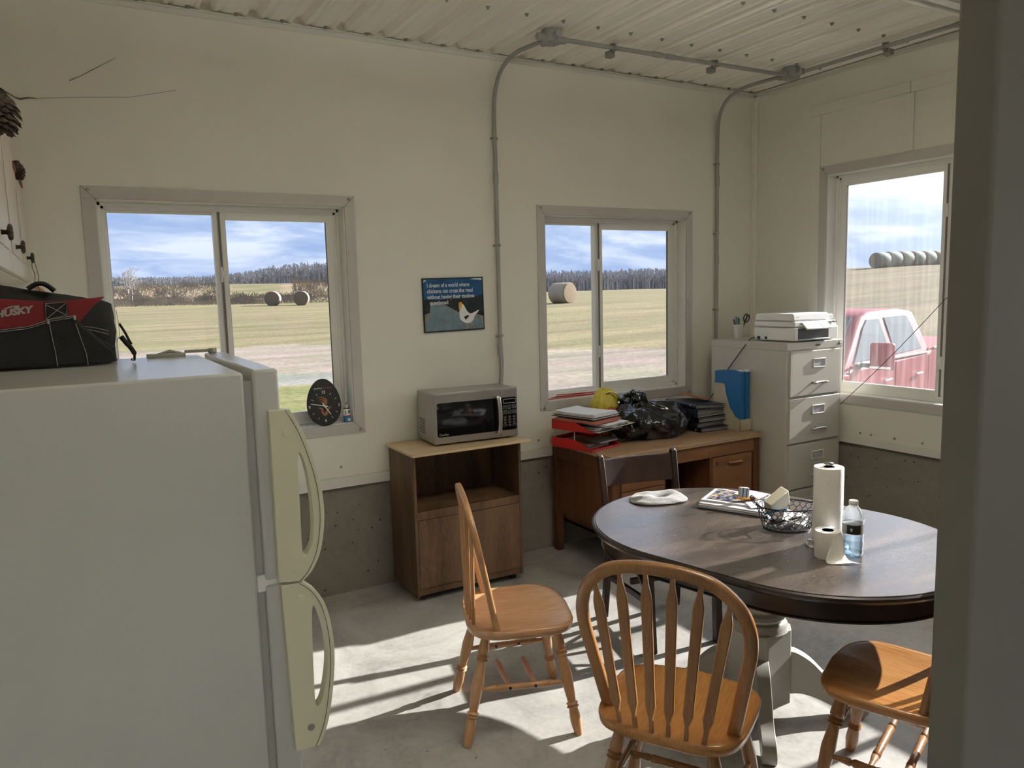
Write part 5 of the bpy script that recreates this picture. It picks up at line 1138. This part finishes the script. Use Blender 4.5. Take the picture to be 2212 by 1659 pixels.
for k, (dx, dy, tx, ty, L, mm, nm, lb, cc) in enumerate(((-.012, 0, -.22, .05, .125, 'black', 'pen', 'leftmost black pen leaning in the white cup', 'pen'), (-.006, .01, -.05, .0, .140, 'bluelab', 'pen', 'blue pen in the white cup', 'pen'), (.004, -.006, -.10, .02, .135, 'greenpen', 'pen', 'green-capped pen in the white cup', 'pen'), (.010, .004, .05, .03, .128, 'black', 'marker', 'black marker in the white cup left of the scissors', 'marker'))):
    if mm == 'greenpen': M['greenpen'] = mat('green_pen', (.05, .22, .10), .4)
    dv = V((tx, ty, 1)).normalized(); b = V((-.425+dx, -.262+dy, FZ+.016)); mb = MB().along(b, b+dv*L, [(0, .002), (.06, .0045), (.97, .005), (1, .003)], 10)
    tag(mb.build(nm, mm, smooth=40), lb, cc, 'pens in the white cup')
sc_ = thing('scissors', 'black-handled scissors standing in the white cup', 'scissors', (-.410, -.262, FZ+.014), rot=(0, R(24), R(-10)))
mb = MB().box(-.006, .006, -.0015, .0015, 0, .10); mb.build('blades', 'silverpaint', sc_)
for s_ in (-1, 1):
    mb = MB(); mb.tube(catmull([(0, s_*.002, .085), (s_*.004, s_*.002, .105), (s_*.020, 0, .125), (s_*.022, 0, .150), (s_*.010, 0, .168), (s_*.001, 0, .150), (s_*.003, 0, .120), (0, 0, .085)], 6), .0045, 8); mb.build('handle', 'black', sc_, smooth=60)
mb = MB(); mb.tube(catmull([(-.5435, -.525, FZ+.022), (-.580, -.520, FZ+.012), (-.619, -.500, FZ-.04), (-.620, -.43, FZ-.12), (-.621, -.36, FZ-.20), (-.624, -.29, FZ-.30), (-.66, -.21, DZ+.17), (-.72, -.12, DZ+.08), (-.73, -.06, DZ+.01)], 8), .0032, 8)
tag(mb.build('power_cord', 'black', smooth=60), 'black printer cord dropping behind the magazine file', 'cord')
a, b = at(1801, 886, X=-.03), at(2043, 645, X=-.03)
mb = MB(); n = 16; mb.tube([a.lerp(b, i_/n)+V((0, 0, -.02*sin(pi*i_/n))) for i_ in range(n+1)]+[V((-.03, b.y-.5, b.z+.30))], .0022, 6)
tag(mb.build('hanging_cord', 'navy'), 'thin dark cord slanting across the right window', 'cord')
# ================================================================== THINGS ON THE DINING TABLE
def disc_cloth(name, matn, c, label, cat):
    mb = MB(); n, m_ = 56, 16; vs = []
    def top(r, a):
        x, y = r*cos(a), r*sin(a); wob = 1+.05*cos(2*a+.5)+.05*cos(3*a+1)
        h = .026*(1-r**6)*(.45+.55*sin(min(1, r*1.25)*pi*.9))+.014*MN.noise(V((x*2.2, y*2.2, 1)))
        h -= .016*math.exp(-((x-.1)**2+(y+.05)**2)/.10)
        fold = math.exp(-((x-.72)**2/.05+(y-.25)**2/.28)); h += .022*fold
        return V((x*.128*wob, y*.105*wob, max(.004, h*.8+.006)))
    vs.append(top(0, 0))
    for i_ in range(1, m_+1):
        for j in range(n): vs.append(top(i_/m_, 2*pi*j/n))
    for f, z in ((1.01, .004), (.97, .0), (.5, 0)):
        for j in range(n): p = top(1, 2*pi*j/n); vs.append(V((p.x*f, p.y*f, min(p.z-.002, z) if f > .9 else 0)))
    fs = [(0, 1+j, 1+(j+1) % n) for j in range(n)]; R_ = (len(vs)-1)//n
    for i_ in range(R_-1): fs += [(1+i_*n+j, 1+(i_+1)*n+j, 1+(i_+1)*n+(j+1) % n, 1+i_*n+(j+1) % n) for j in range(n)]
    fs.append(tuple(1+(R_-1)*n+j for j in range(n)))
    mb.add(vs, fs); return tag(mb.build(name, matn, smooth=180, loc=c, rot=(0, 0, R(-22))), label, cat)
disc_cloth('flat_cap', 'wool', V((-2.318, -1.575, TZ+.001)), 'light grey felt cap lying on the far end of the dining table', 'cap')
TP = Matrix.Translation((-2.285, -1.80, TZ+.0008)) @ Matrix.Rotation(R(-72), 4, 'Z')
e = lambda x, y: TP @ V((x, y, 0))
fold_ = thing('black_folder', 'open dark folder under the papers on the dining table', 'folder', (-2.26, -1.775, TZ), R(-66))
MB().box(0, .315, 0, .235, .0005, .004).build('cover', 'navy', fold_); MB().box(.004, .31, .004, .22, .004, .010).build('sheets', 'papergrey', fold_)
TF = Matrix.Translation((-2.26, -1.775, TZ)) @ Matrix.Rotation(R(-66), 4, 'Z')
sheet_stack('papers', 'grey printed sheets between dark folder and magazine on the dining table', 'papers', .01, .30, .015, .215, .0105, 5, .0022, 'papergrey', T=TF, seed=12, jit=.008, mats=['papergrey', 'paper'])
mg = thing('magazine', 'open glossy magazine with dark cover picture on the dining table', 'magazine', TF @ V((.0, .045, .0225)), R(-66+4))
mb = MB(); mm_ = 10; vs = []
for s_ in (0, 1):
    for i_ in range(mm_+1):
        for j in (0, 1): vs.append((.27*i_/mm_, .205*j, .006*s_+.006*sin(i_*.9)*(1 if j else .4)*.5))
o_ = (mm_+1)*2; mb.add(vs, [(i_*2, i_*2+1, i_*2+3, i_*2+2) for i_ in range(mm_)]+[(o_+i_*2, o_+i_*2+2, o_+i_*2+3, o_+i_*2+1) for i_ in range(mm_)]+[(i_*2, i_*2+2, o_+i_*2+2, o_+i_*2) for i_ in range(mm_)]+[(i_*2+1, o_+i_*2+1, o_+i_*2+3, i_*2+3) for i_ in range(mm_)]+[(0, o_, o_+1, 1), (2*mm_, 2*mm_+1, o_+2*mm_+1, o_+2*mm_)])
mb.build('pages', 'paper', mg, smooth=60)
def magprint():
    m = bpy.data.materials.new('magazine_print'); m.use_nodes = True; g = N(m.node_tree); p = g.n['Principled BSDF']
    ob = g.add('ShaderNodeTexCoord').outputs['Object']; n = g.add('ShaderNodeTexNoise', {'Vector': ob, 'Scale': 42.0, 'Detail': 6.0})
    g.l.new(g.ramp(n.outputs[0], [(.38, (.02, .022, .05)), (.48, (.11, .11, .13)), (.56, (.24, .24, .26)), (.63, (.50, .25, .06)), (.70, (.62, .5, .25))]), p.inputs['Base Color']); p.inputs['Roughness'].default_value = .25; return m
M['magprint'] = magprint()
mb = MB(); vs = []
for i_ in range(mm_+1):
    for j in (0, 1): yy = .018+.172*j; vs.append((.018+.235*i_/mm_, yy, .0072+.006*sin((.018+.235*i_/mm_)/.27*mm_*.9)*(.4+.6*yy/.205)*.5+.0008))
mb.add(vs, [(i_*2, i_*2+2, i_*2+3, i_*2+1) for i_ in range(mm_)]); mb.build('cover_print', 'magprint', mg, smooth=60)
cd = tag(MB().box(0, .125, 0, .085, 0, .0015).build('card', 'paper', loc=TF @ V((.10, .185, .034)), rot=(R(3), 0, R(-66-12))), 'white printed card lying on the far corner of the magazine', 'card')
MB().box(.03, .09, .025, .05, .0015, .0018).build('print', 'papergrey', cd)
ev = tag(MB().box(0, .085, 0, .062, 0, .0015).build('paper_slip', 'paper', loc=TF @ V((.232, .03, .0245)), rot=(R(8), R(-4), R(-25))), 'small pale lilac paper slip at the near edge of the papers', 'paper slip')
br = thing('brush', 'small brush with grey bristles and orange handle standing on the magazine', 'brush', TF @ V((.165, .115, .031)), R(-30), rot=(R(-4), R(8), R(-20)))
mb = MB(); mb.box(-.022, .022, -.010, .010, .012, .058); mb.build('bristles', 'pvc', br, bevel=.004)
for k in range(5): MB().box(-.020+.009*k, -.015+.009*k, -.0108, .0108, .014, .056).build('bristle_row', 'skyblue' if k % 2 else 'papergrey', br)
mb = MB(); mb.tube(catmull([(-.024, 0, .010), (0, -.004, .008), (.028, -.010, .010), (.055, -.016, .014)], 5), .0085, 10, flat=(.8, 1.2)); mb.build('handle', 'orangeb', br, smooth=60)
# wire basket
BK = thing('wire_basket', 'black chicken-wire basket with coiled handles on the dining table', 'basket', (-2.165, -2.185, TZ), R(-38))
def ell(rx, ry, z, n=40, ph=0): return [V((rx*cos(2*pi*k/n+ph), ry*sin(2*pi*k/n+ph), z)) for k in range(n)]
def ringtube(mb, pts, r, n=6): mb.tube(pts+[pts[0], pts[1]], r, n, cap=False)
RX, RY, rx, ry, BH = .118, .088, .090, .066, .094
mb = MB(); ringtube(mb, ell(RX, RY, BH), .0030); ringtube(mb, ell(rx, ry, .003), .0028); mb.build('rim', 'wire', BK, smooth=60)
mb = MB(); rows, nn = 5, 26
def bp(u, v): f = v**.8; a = 2*pi*u; return V(((rx+(RX-rx)*f)*cos(a), (ry+(RY-ry)*f)*sin(a), .003+(BH-.003)*v))
for r_ in range(rows):
    for k in range(nn):
        off = .5 if r_ % 2 else 0; u0 = (k+off)/nn; v0, v1, v2 = r_/rows, (r_+.45)/rows, (r_+1)/rows
        mb.tube([bp(u0, v0), bp(u0, v1)], .0014, 4, cap=False); mb.tube([bp(u0, v1), bp(u0+.5/nn, v2)], .0014, 4, cap=False); mb.tube([bp(u0, v1), bp(u0-.5/nn, v2)], .0014, 4, cap=False)
for k in range(-5, 6):
    x = k*.016; yy = ry*math.sqrt(max(0, 1-(x/rx)**2)); mb.tube([(x, -yy, .003), (x, yy, .003)], .0009, 4)
mb.build('chicken_wire', 'wire', BK)
for s_ in (1, -1):
    hp = catmull([(s_*RX*.86, -.050, BH), (s_*(RX+.012), -.040, BH+.018), (s_*(RX+.018), 0, BH+.028), (s_*(RX+.012), .040, BH+.018), (s_*RX*.86, .050, BH)], 8); mb = MB(); mb.tube(hp, .0018, 6)
    L = 150; co = []
    for i_ in range(L+1):
        t = .14+.72*i_/L; x = t*(len(hp)-1); j = min(int(x), len(hp)-2); p = hp[j].lerp(hp[j+1], x-j); dd_ = (hp[j+1]-hp[j]).normalized(); a_ = V((s_, 0, 0)); a_ = (a_-dd_*a_.dot(dd_)).normalized(); b_ = dd_.cross(a_); th = 2*pi*12*i_/L
        co.append(p+a_*.0068*cos(th)+b_*.0068*sin(th))
    mb.tube(co, .0014, 5); mb.build('handle', 'wire', BK, smooth=60)
BT = Matrix.Translation((-2.165, -2.185, TZ)) @ Matrix.Rotation(R(-38), 4, 'Z')
tag(MB().box(-.052, .052, -.020, .020, -.038, .038).build('foam_block', 'creamfoam', bevel=.003, loc=BT @ V((-.035, .028, .098)), rot=(R(20), R(-28), R(-5))), 'cream foam block tilted in the wire basket', 'foam block')
random.seed(21)
for k, (p, q, r, mm, nm, lb) in enumerate((((-.07, -.02, .02), (.05, -.03, .055), .0045, 'black', 'marker', 'black marker lying low in the wire basket'), ((-.085, .01, .055), (-.01, -.045, .09), .004, 'bluelab', 'pen', 'blue pen leaning on the left rim of the wire basket'), ((-.03, -.045, .02), (.06, .02, .03), .005, 'paper', 'pen', 'white pen at the bottom of the wire basket'), ((-.06, .03, .018), (.07, .02, .022), .007, 'black', 'lighter', 'black lighter under the foam block in the basket'), ((.0, -.04, .03), (.085, -.012, .055), .0045, 'papergrey', 'pencil', 'grey pencil at the right side inside the basket'))):
    tag(MB().along(BT @ V(p), BT @ V(q), [(0, r*.5), (.08, r), (.95, r), (1, r*.6)], 8).build(nm, mm, smooth=50), lb, nm, 'small things in the wire basket')
tag(MB().box(-.035, .035, -.045, .045, 0, .003).build('receipt', 'paper', loc=BT @ V((.03, -.012, .045)), rot=(R(14), R(-22), R(30))), 'crumpled white receipt in the wire basket', 'receipt')
tag(MB().box(-.04, .04, -.025, .025, 0, .012).build('card_box', 'papergrey', loc=BT @ V((.02, .03, .012)), rot=(R(5), R(-8), R(20)), bevel=.001), 'small grey box on the floor of the wire basket', 'box')
# paper towel holder and roll
tp = V((-2.222, -2.418, TZ)); PH = thing('paper_towel_holder', 'chrome upright paper towel holder on the dining table', 'holder', tp)
MB().lathe([(0, 0), (.074, 0), (.076, .006), (.074, .012), (.066, .016), (.02, .018), (0, .018)], 36).build('base', 'chrome', PH, smooth=40)
MB().lathe([(.005, .018), (.005, .315), (.006, .318)], 14).build('rod', 'chrome', PH, smooth=40)
MB().lathe([(.009, .292), (.008, .300), (.012, .308), (.0165, .312), (.0165, .318), (0, .321)], 20).build('knob', 'chrome', PH, smooth=40)
mb = MB(); mb.lathe([(.021, .285), (.021, 0), (.0515, 0), (.0525, .004), (.0525, .281), (.0515, .285), (.021, .285)], 44)
tag(mb.build('paper_towel_roll', 'tissue', smooth=40, loc=tp+V((0, 0, .0185))), 'tall white paper towel roll on the chrome holder', 'paper towel')
qp = V((-2.312, -2.488, TZ)); TP_ = thing('toilet_roll', 'short toilet paper roll with hanging tail in front of the towel roll', 'toilet paper', qp)
mb = MB(); mb.lathe([(.021, .098), (.019, 0), (.0435, 0), (.0445, .003), (.0445, .095), (.0435, .098), (.019, .098)], 40); mb.build('roll', 'tissue', TP_, smooth=40)
MB().lathe([(.0185, .0975), (.0185, .001), (.0175, .001), (.0175, .0975), (.0185, .0975)], 28).build('core', 'cardboard', TP_, smooth=40)
mb = MB(); 
# tail: leaves the roll at its right side and falls in a twist onto the table
ca = V((.79, -.61, 0)); fw = V((-.61*.8, -.79*.8, 0)); k0 = V((.044, -.026, 0)); rows = []
for i_ in range(0):
    t = i_/12; c = k0+ca*(.010+.040*t)+V((-.2, -.25, 0))*.10*t; z1 = .096-.03*t; z0 = max(.002, .050-.060*t)
    rows.append((c+V((-.62, -.5, 0))*(.000+.030*t)+V((0, 0, z0)), c+V((.02, .02, 0))+V((0, 0, z1*(1-t)+.004)) if t < .9 else c+V((.035, .01, .004))))
rt_ = lambda a, b, z: V((.61*a-.79*b, -.79*a-.61*b, z))
lo_ = [rt_(.016, .0445, .094), rt_(.012, .054, .064), rt_(.002, .066, .034), rt_(-.004, .076, .006), rt_(.012, .086, .002), rt_(.040, .080, .002), rt_(.066, .062, .002)]
hi_ = [rt_(.044, .006, .096), rt_(.050, .014, .074), rt_(.056, .026, .046), rt_(.060, .036, .022), rt_(.070, .046, .010), rt_(.090, .052, .006), rt_(.108, .046, .002)]
lo_, hi_ = catmull(lo_, 4), catmull(hi_, 4); n = len(lo_); mcols = 7; vs = []
for i_ in range(n):
    for j in range(mcols):
        u = j/(mcols-1); p = lo_[i_].lerp(hi_[i_], u); p = p+V((-.5, -.6, .2))*(.007*sin(u*pi)*(1-i_/n)+.0022*sin(u*17+i_*.6)); p.z = max(.0012, p.z); vs.append(p)
mb.add(vs, [(i_*mcols+j, i_*mcols+j+1, (i_+1)*mcols+j+1, (i_+1)*mcols+j) for i_ in range(n-1) for j in range(mcols-1)])
tl = mb.build('tail', 'tissue', TP_, smooth=180); so_ = tl.modifiers.new('thick', 'SOLIDIFY'); so_.thickness = .0008
# water bottle
WB = thing('water_bottle', 'clear plastic water bottle with black label on the dining table', 'bottle', (-2.222, -2.524, TZ))
WB.scale = (1.14, 1.14, 1)
M['pet'] = glass_mat('clear_pet', tint=(.90, .95, .98), gloss=.16, dirt=.35); M['water'] = glass_mat('water', tint=(.72, .86, .96), gloss=.12, dirt=.22)
prb = [(0, .004), (.018, .002), (.026, .0), (.032, .008), (.0325, .020), (.0310, .024), (.0325, .028), (.0325, .052), (.0308, .056), (.0325, .060), (.0325, .078), (.0315, .081), (.0315, .122), (.0325, .125), (.0325, .135), (.030, .150), (.022, .170), (.0135, .182), (.0125, .190)]
MB().lathe(prb, 32).build('shell', 'pet', WB, smooth=60)
MB().lathe([(0, .006), (.030, .010), (.0305, .058), (.0305, .060), (0, .060)], 28).build('water', 'water', WB, smooth=40)
MB().lathe([(.0136, .186), (.0142, .187), (.0142, .199), (.013, .201), (0, .201)], 24).build('cap', 'white', WB, smooth=40)
MB().lathe([(.0322, .084), (.0322, .119)], 40).build('label', 'papergrey', WB, smooth=40)
az_ = math.atan2(CAM.y+2.545, CAM.x+2.222)
MB().lathe([(.0325, .085), (.0325, .118)], 14, a0=az_-.55, a1=az_+.75).build('label_panel', 'black', WB, smooth=40)
mb = MB(); tt_ = V((cos(az_+.0), sin(az_+.0), 0)); txt('9', .016, frame_T(tt_*.0333+V((0, 0, .095))-V((-sin(az_), cos(az_), 0))*.008, V((-sin(az_), cos(az_), 0)), (0, 0, 1)), mb, bold=.0004); mb.build('label_print', 'paper', WB)
# crumbs
mb = MB(); random.seed(5)
for k in range(26):
    x, y = random.uniform(-2.6, -1.95), random.uniform(-2.65, -1.7); mb.lathe([(0, 0), (.0018, .0008), (0, .0016)], 5, Matrix.Translation((x, y, TZ)))
tag(mb.build('crumbs', 'paper'), 'scattered pale crumbs on the dining table top', 'crumbs', kind='stuff')
# ================================================================== TOOL BAG on the refrigerator
BZ = FH; g0 = at(243, 787, Z=BZ)
TBG = thing('tool_bag', 'black and red fabric tool bag lying on top of the refrigerator', 'bag', (g0.x, g0.y, BZ+.0015), R(2))
# local x runs left (negative) from the bag's right end; y into depth; profile of heights along x
def sec(x):       # (z top, half depth)
    if x > -.03: t = (x+.03)/.05; return .160-.05*t, .105-.02*t
    return .176+.055*ss(-.03, -.30, -x*-1) if False else .176+.06*min(1, (-x-.03)/.3), .11
mb = MB(); nseg = 26; m_ = 28; vs = []
xs = [.018, .014, .004, -.012, -.03]+[-.05-.02*k for k in range(19)]
for i_, x in enumerate(xs):
    t = max(0, min(1, -x/.30)); top = .160+.062*t; hd = .112
    if i_ < 4: f = (.45, .80, .93, .985)[i_]
    else: f = 1
    for j in range(m_):
        a = 2*pi*j/m_; ca, sa = cos(a), sin(a); y = math.copysign(abs(ca)**.55, ca)*hd*f; z = top/2+math.copysign(abs(sa)**.6, sa)*top/2*(.60+.40*f if sa > 0 else 1)
        if sa > .2: y *= 1-.42*(z/top)**3
        b = .006*MN.noise(V((x*14, y*14, z*14)))+.004*MN.noise(V((x*40, y*30, z*40))); vs.append((x+b, hd+y+b*(1 if ca > 0 else -1), max(0.0005, z+b*.6)))
fs = [(i_*m_+j, i_*m_+(j+1) % m_, (i_+1)*m_+(j+1) % m_, (i_+1)*m_+j) for i_ in range(len(xs)-1) for j in range(m_)]+[tuple(range(m_)), tuple((len(xs)-1)*m_+j for j in range(m_))]
mb.add(vs, fs); mb.build('body', 'cloth', TBG, smooth=60)
by_ = hy2 = -.004
def bagp(px, py, off=-.006):                                    # point of the bag's near face in its own space
    q = at(px, py, Y=g0.y+off); return V((q.x-g0.x, off, max(.002, q.z-BZ)))
def facepatch(nm, pix, matn, off=-.008, th=.008, bev=.002):
    P2 = [bagp(x, y, off) for x, y in pix]; mb = MB(); k = len(P2); mb.add([p for p in P2]+[p+V((0, th+.030*max(0, p.z-.09)/.1*1.2, 0)) for p in P2], [tuple(range(k)), tuple(range(2*k-1, k-1, -1))]+[(i_, (i_+1) % k, k+(i_+1) % k, k+i_) for i_ in range(k)]); return mb.build(nm, matn, TBG, bevel=bev)
rp = facepatch('red_panel', [(-140, 640), (95, 652), (150, 650), (226, 642), (200, 664), (178, 690), (168, 704), (150, 690), (60, 710), (-140, 716)], 'redc')
facepatch('front_pocket', [(-140, 716), (0, 716), (60, 708), (110, 692), (160, 684), (178, 705), (215, 735), (246, 760), (250, 775), (240, 788), (160, 793), (0, 806), (-140, 816)], 'cloth', off=-.016, th=.016, bev=.006)
facepatch('handle_strap', [(95, 654), (145, 652), (146, 686), (98, 695)], 'cloth', off=-.012, th=.004)
for pix in ([(98, 657), (143, 654), (144, 682), (99, 692), (98, 657)], [(99, 660), (143, 682)], [(142, 656), (100, 690)]): MB().tube([bagp(x, y, -.0135) for x, y in pix], .0006, 4).build('stitching', 'stitch', TBG)
for pix in ([(-100, 720), (0, 718), (60, 711), (110, 695), (160, 687)], [(-100, 716), (0, 714), (60, 707), (110, 691), (160, 683)], [(106, 700), (112, 730), (120, 765), (125, 800)], [(163, 700), (175, 735), (186, 765), (190, 790)]): MB().tube([bagp(x, y, -.0175) for x, y in pix], .0007, 4).build('stitching', 'stitch', TBG)
for pix in ([(183, 706), (210, 710), (235, 716)], [(185, 712), (210, 717), (235, 723)], [(250, 670), (256, 700), (258, 725), (252, 740)]): MB().tube([bagp(x, y, .004) + V((0, -.006, 0)) for x, y in pix], .0007, 4).build('stitching', 'stitch', TBG)
for x, y in ((104, 695), (161, 686)): q = bagp(x, y, -.018); MB().box(q.x-.0025, q.x+.0025, -.019, -.016, q.z-.007, q.z+.004).build('tack', 'stitch', TBG)
q0, q1 = bagp(-8, 686, -.0095), bagp(74, 673, -.0095); sc0 = (q1-q0).length
mb = MB(); txt('HUSKY', .0215, frame_T(bagp(-10, 688, -.0086), (q1-q0), (0, 0, 1)), mb, bold=.0012, shear=.12, sx=1.12)
lg = [bagp(x, y, -.0086) for x, y in ((6, 669), (22, 663), (40, 661), (43, 662), (36, 669), (30, 664), (14, 669))]; k = len(lg); mb.add([p for p in lg]+[p+V((0, .001, 0)) for p in lg], [tuple(range(k)), tuple(range(2*k-1, k-1, -1))]+[(i_, (i_+1) % k, k+(i_+1) % k, k+i_) for i_ in range(k)])
mb.build('logo_lettering', 'stitch', rp)
mb = MB(); hp = [bagp(x, y, .06) for x, y in ((62, 626), (78, 616), (92, 614), (104, 618), (120, 630))]; mb.tube(catmull(hp, 5), .010, 10, flat=(.6, 2.0)); mb.build('carry_handle', 'cloth', TBG, smooth=60)
mb = MB(); mb.tube(catmull([bagp(x, y, .02) for x, y in ((258, 700), (270, 718), (279, 735), (285, 745))], 5), .0032, 8); mb.tube(catmull([bagp(x, y, .02) for x, y in ((262, 728), (274, 742), (283, 752), (291, 765), (291, 780))], 5), [.008]*8+[.0075]*8+[.004]*5, 8, flat=(.8, 1)); mb.build('zip_pull', 'cloth', TBG, smooth=60)
q = bagp(288, 783, .02); MB().lathe([(.003, 0), (.0045, .004), (.003, .008)], 10, Matrix.Translation(V((q.x, .02, max(q.z, .001))))).build('pull_tip', 'chrome', TBG)
mb = MB(); mb.tube(catmull([bagp(x, y, .0) for x, y in ((170, 700), (205, 728), (235, 752), (248, 757))], 5), [.004]*8+[.009]*7+[.008], 8); mb.build('side_fold', 'cloth', TBG, smooth=60)
